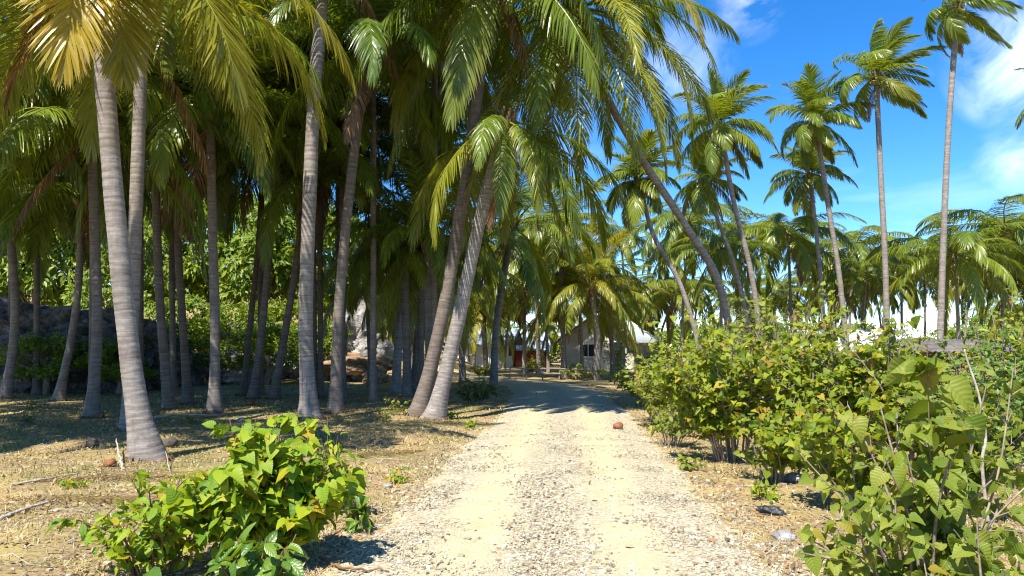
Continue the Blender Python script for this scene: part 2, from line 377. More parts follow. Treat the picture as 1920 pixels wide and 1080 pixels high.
RY = np.array([-20, 2, 5.2, 9, 12.8, 19, 26, 31, 35, 39, 44, 50]); RX = np.array([0.1, 0.18, 0.28, 0.55, 0.85, 1.35, 1.6, 1.3, 0.2, -1.9, -5.0, -9.0])
def road_x(y): return np.interp(y, RY, RX)
HALF = 1.62
ys = np.concatenate((np.arange(-6, 20, 0.12), np.arange(20, 49, 0.4))); vs = np.linspace(-1.22, 1.22, 41)
V, YY = np.meshgrid(vs, ys)
XX = road_x(YY) + V * HALF
rj = np.array([[mn.noise(Vector((x * 1.7, y * 1.7, 5))) for x in r] for r, y in zip(XX, ys)])
rj2 = np.array([[mn.noise(Vector((x * 7, y * 7, 9))) for x in r] for r, y in zip(XX, ys)])
def road_h(v): return 0.075 - 0.085 * np.abs(v) ** 3.2 - 0.02 * np.exp(-((np.abs(v + 0.03) - 0.40) / 0.14) ** 2)
ZZ = ground_z(XX, YY) + road_h(V) + np.where(YY < 16, 0.028, 0.008) * rj + 0.008 * rj2
nr, nv = V.shape
i = np.arange(nr - 1)[:, None] * nv; j = np.arange(nv - 1)[None]
road = link('road', mesh('road', np.stack((XX, YY, ZZ), -1), [np.stack((i + j, i + j + 1, i + nv + j + 1, i + nv + j), -1).reshape(-1, 4)], {'v': V.ravel()}, True, [M['road']]), kind='structure')
def surf_z(x, y):
    v = (x - road_x(y)) / HALF
    return ground_z(x, y) + np.where(np.abs(v) < 1.15, np.maximum(road_h(v), 0.0), 0)

CUBE = np.array([(a, b, c) for a in (-1, 1) for b in (-1, 1) for c in (-1, 1)], float)
CF = np.array([(0, 1, 3, 2), (4, 6, 7, 5), (0, 4, 5, 1), (2, 3, 7, 6), (0, 2, 6, 4), (1, 5, 7, 3)])
def pebbles(pos, size, r):
    n = len(pos)
    v = CUBE[None] * r.uniform(0.45, 1.0, (n, 8, 3)) * np.stack((size, size * r.uniform(0.55, 1, n), size * r.uniform(0.35, 0.7, n)), -1)[:, None]
    a = r.uniform(0, 6.28, n); ca, sa = np.cos(a)[:, None], np.sin(a)[:, None]
    x = v[..., 0] * ca - v[..., 1] * sa; y = v[..., 0] * sa + v[..., 1] * ca
    v = np.stack((x, y, v[..., 2]), -1) + pos[:, None]
    f = CF[None] + (np.arange(n) * 8)[:, None, None]
    return v.reshape(-1, 3), f.reshape(-1, 4), np.repeat(r.uniform(0, 1, n), 8)
n = 46000
yy = 3.6 + 18 * rng.beta(1.0, 3.0, n); vv = rng.uniform(-1.12, 1.12, n)
trk = np.exp(-((np.abs(vv + 0.03) - 0.40) / 0.16) ** 2) * (0.7 + 0.3 * np.sin(yy * 1.3 + np.sign(vv)))
keep = rng.uniform(0, 1, n) > trk * 0.93
yy, vv = yy[keep], vv[keep]; xx = road_x(yy) + vv * HALF + rng.normal(0, 0.05, len(yy))
sz = np.clip(rng.lognormal(math.log(0.0072), 0.48, len(yy)), 0.004, 0.028)
pos = np.stack((xx, yy, surf_z(xx, yy) + sz * 0.2), -1)
v_, f_, a_ = pebbles(pos, sz, rng)
link('gravel', mesh('gravel', v_, [f_], {'v': a_}, False, [M['pebble']]), parent=road, kind='stuff')
n = 9000; yy = 4 + 12 * rng.beta(1, 2.2, n); xx = rng.uniform(-6, 5, n) * np.clip(yy / 7, .7, 1.6); q = np.abs((xx - road_x(yy)) / HALF)
keep = (q > 1.0) & (rng.uniform(0, 1, n) < np.exp(-(q - 1) * 1.4) + .06); xx, yy = xx[keep], yy[keep]; sz = np.clip(rng.lognormal(math.log(.011), .5, len(xx)), .005, .04)
v_, f_, a_ = pebbles(np.stack((xx, yy, surf_z(xx, yy) + sz * .2), -1), sz, rng)
link('verge_gravel', mesh('verge_gravel', v_, [f_], {'v': a_}, False, [M['pebble']]), kind='stuff', label='stray coral pebbles on the verges of the road', cat='gravel')
st = []
for q in range(6):
    v_, f_, a_ = pebbles(np.zeros((1, 3)), np.array([1.0]), rng); st.append(mesh('stone', v_, [f_], {'v': a_}, False, [M['pebble']]))
for q in range(230):
    y = 4.4 + 9 * rng.beta(1, 2.2); v = rng.uniform(-1.2, 1.2); x = float(road_x(y) + v * HALF); s = float(rng.uniform(0.016, 0.034))
    link('stone', st[q % 6], road, loc=(x, y, float(surf_z(x, y)) + s * 0.25), rot=(0, 0, float(rng.uniform(0, 6))), scale=s)

# ---------------------------------------------------------------- palms
def frond(r, L=4.4, e0=40, droop=90, n=90, m=4, leaf=0.95, hang=0.8, width=0.045, wind=(0, 0, 0), vee=18, yaw=0.0, pw=1.35, ragged=0.12, stalk=0.14):
    K = 26; s = np.linspace(0, 1, K)
    a = np.radians(np.maximum(e0 - droop * s ** pw, -89))
    yw = np.radians(yaw) * s
    T = np.stack((np.cos(a) * np.cos(yw), np.cos(a) * np.sin(yw), np.sin(a)), -1) + np.array(wind)[None] * (s ** 1.2)[:, None]
    T /= np.linalg.norm(T, axis=1)[:, None]
    pts = np.concatenate((np.zeros((1, 3)), np.cumsum((T[:-1] + T[1:]) / 2 * L / (K - 1), 0)))
    sl = stalk + (1 - stalk) * (np.arange(n) + r.uniform(-.3, .3, n)) / n; sl = np.clip(sl, 0, 1)
    base = np.stack([np.interp(sl, s, pts[:, c]) for c in range(3)], -1)
    Tl = np.stack([np.interp(sl, s, T[:, c]) for c in range(3)], -1); Tl /= np.linalg.norm(Tl, axis=1)[:, None]
    B = np.array((0, 1.0, 0))[None] - Tl * Tl[:, 1:2]; B /= np.linalg.norm(B, axis=1)[:, None]
    N = np.cross(Tl, B); N *= np.sign(N[:, 2:3] + 1e-6) if False else 1.0
    out_v, out_t, out_r = [], [], []
    for sg in (1, -1):
        al = np.radians(np.interp(sl, [0, .3, .75, 1], [72, 62, 42, 14]) + r.normal(0, 5, n))
        be = np.radians(vee + r.normal(0, 8, n))
        d0 = np.cos(al)[:, None] * Tl + np.sin(al)[:, None] * (sg * B * np.cos(be)[:, None] + N * np.sin(be)[:, None])
        ln = leaf * np.interp(sl, [0, stalk, .3, .55, .85, 1], [.5, .55, .95, 1.0, .72, .38]) * (1 - ragged * r.uniform(0, 1, n)) * np.where(r.uniform(0, 1, n) < 0.04, 0.4, 1)
        tw = r.normal(0, 0.35, n)
        p = base.copy(); P0 = []
        Nn = N + B * tw[:, None] * sg + Tl * r.normal(0, 0.25, n)[:, None]
        hg = hang * r.uniform(0.75, 1.25, n)
        wp = np.interp(np.arange(m + 1) / m, [0, .2, .55, .85, 1], [.55, 1, .92, .5, .06]) * width / 2
        for q in range(m + 1):
            d = d0 + np.array((0, 0, -1.0))[None] * (hg * (q / m) ** 1.1)[:, None] + np.array(wind)[None] * 1.1 * (q / m)
            d /= np.linalg.norm(d, axis=1)[:, None]
            if q: p = p + d * (ln / m)[:, None]
            W = np.cross(d, Nn); W /= np.linalg.norm(W, axis=1)[:, None] + 1e-9
            P0.append(np.stack((p - W * wp[q], p + W * wp[q]), 1))
        out_v.append(np.stack(P0, 1)); out_t.append(np.broadcast_to((np.arange(m + 1) / m)[None, :, None], (n, m + 1, 2))); out_r.append(np.broadcast_to(r.uniform(0, 1, n)[:, None, None], (n, m + 1, 2)))
    v = np.concatenate(out_v).reshape(-1, 3); t = np.concatenate(out_t).ravel(); rv = np.concatenate(out_r).ravel()
    i = (np.arange(2 * n) * (m + 1) * 2)[:, None]; j = (np.arange(m) * 2)[None]
    f = np.stack((i + j, i + j + 1, i + j + 3, i + j + 2), -1).reshape(-1, 4)
    mb = MB(); mb.add(v, [f], v=rv, t=t)
    rv_, rf = tube(pts, np.interp(s, [0, .06, .2, 1], [.055, .04, .024, .004]) * L / 4.4, 5)
    mb.add(rv_, rf, v=0.95, t=0.0)
    return mb

def age_spec(a, r):
    """a: 0 youngest .. 1 oldest"""
    e0 = np.interp(a, [0, .25, .55, .8, 1], [84, 62, 28, -8, -48]) + r.normal(0, 6)
    dr = np.interp(a, [0, .25, .55, .8, 1], [22, 62, 88, 74, 38]) + r.normal(0, 9)
    hg = np.interp(a, [0, .3, .6, 1], [.25, .75, 1.4, 2.0])
    return dict(e0=float(e0), droop=float(dr), hang=float(hg), vee=float(np.interp(a, [0, 1], [30, -5])), yaw=float(r.normal(0, 14)))
NA, NS = 9, 3
LIB = {}
def lib(level, ia, js):
    if (level, ia, js) not in LIB:
        r = np.random.default_rng(100 + ia * 10 + js + (1000 if level == 'far' else 0))
        sp = age_spec(ia / (NA - 1), r)
        if level == 'far': mb = frond(r, n=78, m=3, width=0.052, **sp)
        else: mb = frond(r, n=96, m=4, width=0.038, **sp)
        LIB[level, ia, js] = mb.mesh('frond', M['palm'])
    return LIB[level, ia, js]

def ball(r0, k=2, seed=0, sq=(1, 1, 1), amp=0.08, f=1.7):
    import bmesh
    bm = bmesh.new(); bmesh.ops.create_icosphere(bm, subdivisions=k, radius=1)
    v = np.array([x.co for x in bm.verts]); fc = np.array([[q.index for q in p.verts] for p in bm.faces]); bm.free()
    d = np.array([1 + amp * mn.fractal(Vector(p) * f + Vector((seed * 7.3, 1, 2)), 0.9, 2.1, 4) for p in v])
    return v * d[:, None] * np.array(sq) * r0, fc
nut_v, nut_f = ball(0.11, 2, 3, (1, 1, 1.25), 0.05)
NUT = mesh('coconut', nut_v, [nut_f], {'v': np.zeros(len(nut_v))}, True, [M['nut']])

def trunk_mesh(pts, r_base, r_mid, r_top, sides, seed, base, rings=0.085):
    L = np.linalg.norm(np.diff(pts, axis=0), axis=1).sum()
    n = int(np.clip(L / (rings / 5 if sides > 14 else 0.22), 12, 520))
    path = spline(pts, n); d = np.concatenate(([0], np.cumsum(np.linalg.norm(np.diff(path, axis=0), axis=1))))
    r = np.random.default_rng(seed)
    rad = r_mid + (r_base - r_mid) * np.exp(-d / 0.42) + (r_top - r_mid) * (d / L) ** 0.8
    ph = np.cumsum(1 + 0.45 * r.normal(0, 1, n)) * (d[1] - d[0]) / rings * 6.283 / 1.0
    rip = np.cos(ph) * 0.5 + 0.5
    if sides > 14: rad = rad * (1 + 0.022 * (rip - .5) * r.uniform(.2, 1.3, n) + 0.018 * np.sin(d * 2.3 + seed))
    v, fs = tube(path, rad, sides)
    V3 = v.reshape(n, sides, 3)
    c = path[:, None]
    wob = np.array([[mn.noise(Vector((p[0] * 3, p[1] * 3, p[2] * 2.0))) for p in row] for row in V3]) if sides > 10 else 0
    if sides > 10:
        flare = (0.05 + 0.16 * np.exp(-d / 0.3))[:, None, None]
        V3 = c + (V3 - c) * (1 + flare * wob[..., None])
    at = np.repeat((1 - rip) ** 7 * r.uniform(.35, 1.25, n), sides)
    if sides > 14: at = np.clip(at * (0.55 + 0.6 * wob.ravel() * 2), 0, 1)
    else: at = at * 0.3
    return mesh('trunk', V3.reshape(-1, 3) - np.array(base), fs, {'v': at}, True, [M['bark']])

def palm(label, tr, depth, rb, rm, rt, nf=20, L=4.4, level='mid', yellow=0.1, dark=0.0, specs=None, wind=None, group='coconut palms', seed=0, nuts=0, amax=1.0, amin=0.0, dead=1, depth_top=None, sink=0.08, tilt=0, sides=None, kind_name='coconut_palm'):
    """tr: places of the trunk in the picture from foot to crown, at `depth` metres"""
    rb *= .92; rm *= .84; rt *= .86
    r = np.random.default_rng(seed + 11)
    dt = depth_top or depth
    ks = np.linspace(0, 1, len(tr))
    pts = [P(x, y, depth + (dt - depth) * k) for (x, y), k in zip(tr, ks)]
    gz = float(ground_z(pts[0][0], pts[0][1])); base = np.array((pts[0][0], pts[0][1], gz))
    pts[0] = np.array((base[0], base[1], gz - sink))
    pts = np.array(pts); top = pts[-1]
    t = thing(kind_name, label, 'palm tree', tuple(base), group)
    sides = sides or (22 if level == 'near' else (12 if level == 'mid' else 8))
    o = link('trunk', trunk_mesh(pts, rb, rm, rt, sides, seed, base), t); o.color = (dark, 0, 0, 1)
    if sides > 14:
        mb = MB()
        for q in range(40):
            a = q * .157 + r.normal(0, .12); d = np.array((math.cos(a), math.sin(a), 0.0)); r1 = rb * r.uniform(.82, .98); r2 = rb * r.uniform(.98, 1.2)
            vv, ff = tube([d * r1 + np.array((0, 0, r.uniform(.03, .09))), d * (r1 + r2) / 2 + np.array((0, 0, r.uniform(.03, .06))), d * r2 + np.array((0, 0, -.03))], [.008, .012, .007], 4); mb.add(vv, ff)
        link('root_mat', mb.mesh('root_mat', M['fibre'], True), t, loc=(0, 0, 0))
    ax = pts[-1] - pts[-2]; ax /= np.linalg.norm(ax)
    # fibrous leaf bases
    mb = MB()
    for q in range(9):
        a = q * 2.4 + r.uniform(0, 1); d = np.array((math.cos(a), math.sin(a), 0.0)); h = r.uniform(-0.45, 0.05)
        pa = [ax * h + d * rt * 0.75, ax * (h + 0.3) + d * (rt + 0.05), ax * (h + 0.62) + d * (rt + 0.17 * r.uniform(.6, 1.2))]
        vv, ff = tube(spline(pa, 5), [rt * .5, rt * .55, rt * .5, rt * .36, rt * .2], 5, True); mb.add(vv, ff)
    link('leaf_sheath', mb.mesh('leaf_sheath', M['fibre'], True), t, loc=tuple(top - base))
    cr_ = top - base + ax * 0.22
    def put(me, az, sca=1.0, yel=0.0, dd=0.0, off=None):
        d = np.array((math.cos(az), math.sin(az), 0)) * rt * 0.5
        ob = link('frond', me, t, loc=tuple(cr_ + d + (off if off is not None else 0)), rot=(float(r.normal(0, .05)), float(r.normal(0, .05)) , az), scale=sca)
        ob.color = (float(np.clip(yel, 0, 1)), dd, 0, 1); return ob
    if specs:
        for sp in specs:
            sp = dict(sp); az = R(sp.pop('az')); yel = sp.pop('yel', yellow); dd = sp.pop('dead', 0.0)
            q = dict(n=118, m=5, width=0.033); q.update(sp)
            put(frond(r, **q).mesh('frond', M['palm']), az, 1.0, yel, dd)
    for k in range(nf):
        a = amin + (amax - amin) * (k + 0.5) / nf; az = k * 2.39996 + seed * 1.7 + r.normal(0, .15)
        yel = yellow * r.uniform(0.3, 1.6) + (0.25 * r.uniform() if a > .85 else 0)
        if wind is not None:
            w = Matrix.Rotation(-az, 3, 'Z') @ Vector(wind); sp = age_spec(a, r)
            sp['hang'] *= 0.95
            me = frond(r, L=L, n=84, m=4, width=0.042, leaf=0.85, wind=tuple(w * float(r.uniform(.7, 1.3))), **sp).mesh('frond', M['palm'])
            put(me, az, float(r.uniform(.85, 1.1)), yel)
        else:
            me = lib('far' if level == 'far' else 'mid', int(round(a * (NA - 1))), int(r.integers(NS)))
            put(me, az, float(L / 4.4 * r.uniform(.85, 1.1)), yel)
    for k in range(dead):
        me = lib('far' if level == 'far' else 'mid', NA - 1, int(r.integers(NS)))
        put(me, r.uniform(0, 6.28), float(L / 4.4 * r.uniform(.55, .8)), 0.0, 1.0, -ax * 0.35)
    for k in range(nuts):
        a = k * 2.4 + seed; rr = rt + 0.13
        link('coconut', NUT, t, loc=tuple(cr_ + np.array((math.cos(a) * rr, math.sin(a) * rr, -0.22 - 0.13 * (k % 3)))), rot=(0.3 * k, 0.5, a), scale=float(r.uniform(.8, 1.15)))
    return t

FR = 'coconut palms in the left grove'
# the palm nearest the camera, its fronds fill the upper left of the picture
palm('nearest palm with a thick flaring grey trunk and golden fronds at upper left',
     [(278, 862), (248, 700), (228, 520), (208, 300), (194, 110), (188, -62)], 10.7, 0.33, 0.165, 0.15, nf=6, L=3.6, level='near', yellow=0.25, seed=1, amin=0.05, amax=0.6, dead=0, group=FR, depth_top=10.4, specs=[
     dict(az=-50, e0=-30, droop=52, L=2.9, leaf=.9, hang=.7, vee=6, yel=.55, pw=.9),
     dict(az=-66, e0=-8, droop=80, L=3.5, leaf=1.0, hang=.6, vee=8, yel=.95, pw=.9),
     dict(az=-6, e0=10, droop=82, L=4.6, leaf=.95, hang=2.0, yel=.5, pw=1.15),
     dict(az=-24, e0=-4, droop=74, L=3.8, leaf=1.05, hang=.5, vee=-4, yel=.42, pw=1.0),
     dict(az=22, e0=8, droop=84, L=4.3, leaf=.95, hang=1.6, yel=.35, pw=1.1),
     dict(az=-140, e0=-14, droop=68, L=3.4, leaf=1.0, hang=1.0, yel=.35),
     dict(az=178, e0=0, droop=80, L=3.9, leaf=1.0, hang=1.3, yel=.2),
     dict(az=-62, e0=10, droop=90, L=3.6, leaf=1.0, hang=1.0, yel=.5),
     dict(az=60, e0=0, droop=82, L=4.2, leaf=1.0, hang=1.4, yel=.2),
     dict(az=120, e0=5, droop=84, L=4.2, leaf=1.0, hang=1.4, yel=.2),
     dict(az=150, e0=-20, droop=64, L=3.8, leaf=1.0, hang=1.4, yel=.2),
     dict(az=205, e0=-62, droop=24, L=2.6, leaf=.7, hang=2, dead=1.0, n=70),
     dict(az=-85, e0=-66, droop=20, L=2.0, leaf=.5, hang=2, dead=.9, n=60)])
palm('straight pale palm with a light ringed trunk right behind the lime bush',
     [(581, 788), (573, 620), (578, 430), (588, 200), (600, 50), (612, -110)], 16.4, 0.33, 0.185, 0.165, nf=15, L=4.2, level='near', yellow=0.22, seed=2, dead=1, group=FR, nuts=4, amax=.82)
palm('pale trunk crossing just behind the nearest palm',
     [(243, 806), (246, 640), (254, 420), (262, 200), (266, 60)], 14.4, 0.25, 0.15, 0.14, nf=16, L=4.2, level='near', yellow=0.12, seed=3, group=FR, dark=.15, amax=.85)
G1 = [('leaning palm at far left with a sunlit patch on its foot', [(108, 754), (138, 610), (150, 490), (152, 370)], 22.0, .17, .35, 15),
      ('dark palm at the far left edge of the picture', [(10, 748), (28, 600), (18, 420), (8, 290)], 23.0, .2, .3, 3),
      ('palm with a twin-toned brown and grey trunk left of the nearest palm', [(172, 782), (182, 620), (178, 450), (172, 250)], 17.0, .18, .55, 4),
      ('dark slim palm first right of the nearest palm', [(318, 768), (302, 600), (294, 430), (288, 210)], 19.0, .17, .75, 5),
      ('slim dark palm second right of the nearest palm', [(354, 757), (342, 600), (333, 440), (328, 260)], 20.9, .17, .85, 6),
      ('mid-grove palm with a grey lit upper trunk under a pale arching frond', [(402, 772), (403, 600), (398, 420), (394, 200)], 18.4, .185, .35, 7),
      ('thin dark palm leaning right, left one of a close pair mid-grove', [(455, 742), (470, 600), (485, 450), (494, 290)], 24.5, .15, .8, 8),
      ('brown palm leaning right, right one of a close pair mid-grove', [(474, 748), (493, 600), (508, 420), (518, 230)], 23.0, .18, .6, 9),
      ('dark palm slanting right just left of the straight pale palm', [(512, 748), (535, 620), (558, 480), (575, 330)], 22.8, .18, .7, 10),
      ('slim dark palm half hidden behind the straight pale palm', [(601, 742), (601, 600), (600, 430), (604, 270)], 24.0, .14, .8, 12),
      ('grey-brown palm curving right of the straight pale palm', [(629, 772), (634, 600), (652, 390), (676, 190), (690, 100)], 18.3, .20, .45, 13),
      ('dark palm leaning behind the twin leaning palms', [(776, 735), (783, 620), (792, 480), (796, 400)], 26.5, .18, .7, 14)]
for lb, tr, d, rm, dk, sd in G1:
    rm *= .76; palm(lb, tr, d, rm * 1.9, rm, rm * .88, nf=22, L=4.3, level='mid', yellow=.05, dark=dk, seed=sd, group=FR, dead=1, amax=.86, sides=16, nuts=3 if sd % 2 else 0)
# the twin that leans over the road edge
LEAN = 'twin leaning palms beside the road'
palm('leaning palm with a sunlit pale trunk at the left road edge',
     [(812, 783), (838, 690), (866, 570), (896, 430), (922, 325), (942, 245)], 16.6, 0.36, 0.19, 0.16, nf=9, L=3.3, level='near', yellow=.05, seed=21, group=LEAN, dead=2, nuts=5, amin=.8, specs=[
     dict(az=-8, e0=-10, droop=72, L=3.8, hang=1.5, yel=.1), dict(az=-40, e0=-30, droop=54, L=3.4, hang=1.2, yel=.1, leaf=.85),
     dict(az=150, e0=-20, droop=64, L=3.8, hang=1.6, yel=.05), dict(az=100, e0=40, droop=100, L=4.0, hang=1.6, yel=.05), dict(az=25, e0=-15, droop=70, L=4.0, hang=1.6, yel=.1), dict(az=60, e0=60, droop=80, L=3.8, hang=1.2, yel=.1)])
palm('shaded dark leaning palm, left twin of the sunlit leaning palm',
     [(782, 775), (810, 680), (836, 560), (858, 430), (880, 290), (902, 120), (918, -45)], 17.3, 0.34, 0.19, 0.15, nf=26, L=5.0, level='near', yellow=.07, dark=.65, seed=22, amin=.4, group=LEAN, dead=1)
palm('tall palm leaning far left over the road, its big crown at the top centre',
     [(1384, 640), (1352, 545), (1290, 430), (1205, 300), (1130, 165), (1080, 30)], 21.5, 0.20, 0.125, 0.115, nf=10, L=4.4, level='near', yellow=.18, seed=23, group='palms around the road', dead=0, nuts=6, amin=0, amax=.6, depth_top=19.0, specs=[
     dict(az=-36, e0=-20, droop=64, L=5.3, hang=1.2, yel=.3), dict(az=10, e0=-12, droop=72, L=5.3, hang=1.4, yel=.2), dict(az=-62, e0=-42, droop=44, L=5.3, hang=1.2, yel=.2),
     dict(az=4, e0=22, droop=72, L=4.7, hang=2.0, yel=.15), dict(az=-28, e0=2, droop=84, L=4.9, hang=1.5, yel=.12),
     dict(az=-75, e0=-12, droop=72, L=5.3, hang=1.2, yel=.35, leaf=.8), dict(az=-48, e0=14, droop=98, L=4.9, hang=1.2, yel=.6, leaf=.75),
     dict(az=-110, e0=-25, droop=60, L=5.3, hang=1.1, yel=.1), dict(az=-140, e0=-15, droop=70, L=5.3, hang=1.2, yel=.08),
     dict(az=172, e0=5, droop=88, L=4.8, hang=1.6, yel=.08), dict(az=-165, e0=-22, droop=64, L=5.3, hang=1.4, yel=.1),
     dict(az=-50, e0=-35, droop=52, L=5.3, hang=1.2, yel=.25), dict(az=-95, e0=-48, droop=40, L=5.3, hang=1.2, yel=.25),
     dict(az=130, e0=-10, droop=76, L=5.3, hang=1.6, yel=.1), dict(az=70, e0=-6, droop=78, L=5.3, hang=1.6, yel=.12),
     dict(az=25, e0=-24, droop=62, L=5.3, hang=1.4, yel=.22), dict(az=-12, e0=-45, droop=42, L=5.3, hang=1.3, yel=.3),
     dict(az=-125, e0=-50, droop=38, L=5.3, hang=1.3, yel=.2), dict(az=165, e0=-45, droop=40, L=5.3, hang=1.3, yel=.2), dict(az=100, e0=-30, droop=55, L=5.3, hang=1.4, yel=.15)])
# bent and wind-blown palms on the right, against the sky
WP = [('tallest wind-blown palm at the right, crown cut by the top edge', [(1757, 660), (1768, 480), (1778, 250), (1795, 22)], 33, .19, 17, 2.9, (1.05, 0, .1), 31, 5),
      ('wind-blown palm with a straight trunk, second from the right against the sky', [(1663, 665), (1660, 500), (1652, 340), (1643, 152)], 35, .19, 19, 3.0, (1.0, 0, .2), 32, 6),
      ('shaggy palm with an upright spiky crown left of the wind-blown palms', [(1592, 640), (1574, 520), (1552, 380), (1530, 235)], 37, .18, 20, 2.9, (.35, 0, .05), 33, 5),
      ('lower palm whose crown hangs just under the shaggy upright crown', [(1548, 640), (1540, 540), (1530, 430), (1518, 335)], 41, .17, 17, 2.9, (.12, 0, -.1), 34, 3),
      ('palm with a thin trunk leaning left, tallest crown right of the road', [(1436, 640), (1410, 520), (1376, 380), (1352, 245)], 34, .17, 20, 2.9, (.3, 0, .05), 35, 5),
      ('shorter palm leaning left below the tallest crown right of the road', [(1424, 640), (1380, 510), (1345, 410), (1324, 345)], 38, .15, 16, 2.6, (.1, 0, .02), 36, 4),
      ('slender palm leaning left with a small golden crown beside the big central crown', [(1330, 640), (1280, 545), (1225, 440), (1200, 345)], 32, .15, 15, 2.2, (.06, 0, .0), 37, 5)]
for lb, tr, d, rm, nf, L, w, sd, nn in WP:
    palm(lb, tr, d, rm * 1.3, rm * .9, rm * .72, nf=nf + 6, L=L * .93, level='mid', yellow=.1, seed=sd, wind=w, group='tall palms against the sky on the right', nuts=nn, dead=1, sides=16, sink=.2)

# young palms with low crowns near the road
palm('low green palm with arching fronds left of the twin leaning palms', [(742, 705), (748, 620), (752, 540), (756, 470)], 26, .26, .18, .16, nf=18, L=3.7, level='mid', yellow=.12, seed=41, group='low palms behind the leaning twins', dead=0, amin=.15)
palm('short palm with golden hanging fronds in front of the plaster house', [(1118, 690), (1120, 640), (1114, 590), (1108, 540)], 36, .30, .2, .17, nf=30, L=3.7, level='mid', yellow=.4, seed=42, group='low palms behind the leaning twins', dead=1, nuts=5)
palm('shaded palm with a curtain of long fronds behind the leaning twins', [(925, 705), (930, 620), (944, 520), (960, 430)], 29, .24, .17, .15, nf=20, L=4.2, level='mid', yellow=.05, dark=.4, seed=43, group='low palms behind the leaning twins', dead=1)

for lb, x, y, d, sd, L, yl in [('bushy young palm between the curving palm and the leaning twins', 757, 480, 24, 44, 3.4, .08), ('young palm with glossy arching fronds right behind the leaning twins', 800, 455, 22.5, 45, 3.4, .08),
                           ('green palm with trailing fronds right of the leaning twins', 1003, 470, 45, 46, 3.9, .12), ('palm with frond curtain over the road bend', 1050, 430, 37, 47, 4.2, .15), ('low palm with drooping fronds over the plaster house front', 1142, 560, 43, 50, 3.6, .2), ('young palm with sunlit fronds left of the low green palm', 690, 545, 30, 51, 3.0, .2), ('young palm with low fronds beside the bend', 905, 590, 40, 52, 3.2, .25), ('low yellow-green palm just behind the leaning twins', 860, 520, 33, 48, 3.6, .3), ('low palm beside the jagged outcrop with a yellow hanging frond', 768, 545, 37, 49, 3.4, .35)]:
    yb = 650 + EYE * FPX / d
    palm(lb, [(x + 8, yb), (x + 4, (yb + y) / 2), (x, y)], d, .24, .16, .15, nf=24, L=L, level='mid', yellow=yl, dark=.4, seed=sd, group='low palms behind the leaning twins', dead=0, amin=.15)

# further rows, filling the grove and the back of the plot
def row(lst, lbl, group, level, seed0, Lr=4.2, yellow=.12, dark=.3, nf=17, amax=1.0, ln=16):
    lst = sorted(lst)
    ords = ['first', 'second', 'third', 'fourth', 'fifth', 'sixth', 'seventh', 'eighth', 'ninth', 'tenth', 'eleventh', 'twelfth', 'thirteenth', 'fourteenth', 'fifteenth', 'sixteenth', 'seventeenth', 'eighteenth', 'nineteenth', 'twentieth', 'twenty-first', 'twenty-second', 'twenty-third', 'twenty-fourth', 'twenty-fifth', 'twenty-sixth', 'twenty-seventh', 'twenty-eighth']
    inside = [a for a in lst if 0 < a[0] < 1920]; outer = sorted((a for a in lst if not 0 < a[0] < 1920), key=lambda a: a[2])
    for q, (x, y, d) in enumerate(lst):
        side = 'left' if x <= 0 else 'right'
        lb = lbl % ords[inside.index((x, y, d))] if 0 < x < 1920 else 'palm beyond the %s edge whose fronds reach into the picture, %s nearest' % (side, ords[outer.index((x, y, d))])
        r = np.random.default_rng(seed0 + q); lean = r.normal(0, ln)
        yb = 650 + EYE * FPX / d; y = y + (r.normal(0, 22) if level == 'far' else 0)
        palm(lb, [(x + lean, yb), (x + lean * .6, y + (yb - y) * .5), (x, y)], d, .2, .115, .10, nf=nf, L=Lr * r.uniform(.75, 1.12), level=level, yellow=yellow * r.uniform(.4, 1.8), dark=float(np.clip(dark + r.normal(0, .2), 0, 1)), seed=seed0 + q, group=group, dead=1 if q % 3 == 1 else 0, amin=.36 if level == 'far' else .12, amax=amax)
row([(-60, 170, 17), (22, 290, 26), (70, 350, 25), (-30, 380, 24), (176, 270, 25), (240, 230, 24), (318, 250, 24), (400, 220, 23.5), (492, 230, 25), (585, 200, 24), (634, 270, 25), (790, 250, 24), (815, 120, 22), (590, 60, 22), (400, 90, 23), (262, 120, 21), (-160, 250, 20), (-260, 120, 15), (640, 20, 23), (-340, 60, 19), (-130, 60, 24), (-420, -180, 10.5), (-700, -250, 9.5), (178, 100, 21), (700, 90, 22)],
    'palm in the shaded depth of the grove, %s crown from the left', 'palms deep in the left grove', 'mid', 200, 4.3, .03, .75, 24, .84, 4)
row([(690, 560, 48), (850, 520, 46), (905, 470, 44), (985, 500, 40), (1010, 450, 47), (1060, 500, 52), (1165, 460, 58), (1190, 530, 62), (875, 580, 55), (960, 570, 56), (1245, 480, 60), (1035, 570, 60), (1085, 520, 38), (1265, 540, 56), (820, 590, 60), (930, 590, 62), (1215, 560, 62)],
    'palm behind the bend of the road, %s from the left', 'palms behind the bend of the road', 'far', 300, 4.1, .12, .25, 24)
row([(1290, 470, 47), (1350, 500, 42), (1400, 455, 50), (1478, 445, 45), (1440, 520, 55), (1600, 480, 50), (1625, 520, 44), (1690, 465, 52), (1735, 530, 55), (1790, 510, 36), (1850, 470, 46), (1885, 460, 40), (1920, 510, 44), (1570, 525, 58), (1980, 470, 42), (1500, 500, 60), (1670, 520, 62), (1310, 540, 60), (1380, 550, 64), (1540, 565, 66), (1820, 555, 64), (1640, 565, 70), (1900, 560, 60), (1460, 565, 68)],
    'palm in the back row behind the right thicket, %s from the left', 'palms in the back row on the right', 'far', 400, 4.4, .08, .15, 25)
palm('palm just out of view whose frond tips enter at the right edge', [(2040, 660), (2030, 400), (2010, 190)], 33, .25, .18, .15, nf=18, L=3.1, level='far', yellow=.1, seed=61, group='tall palms against the sky on the right')

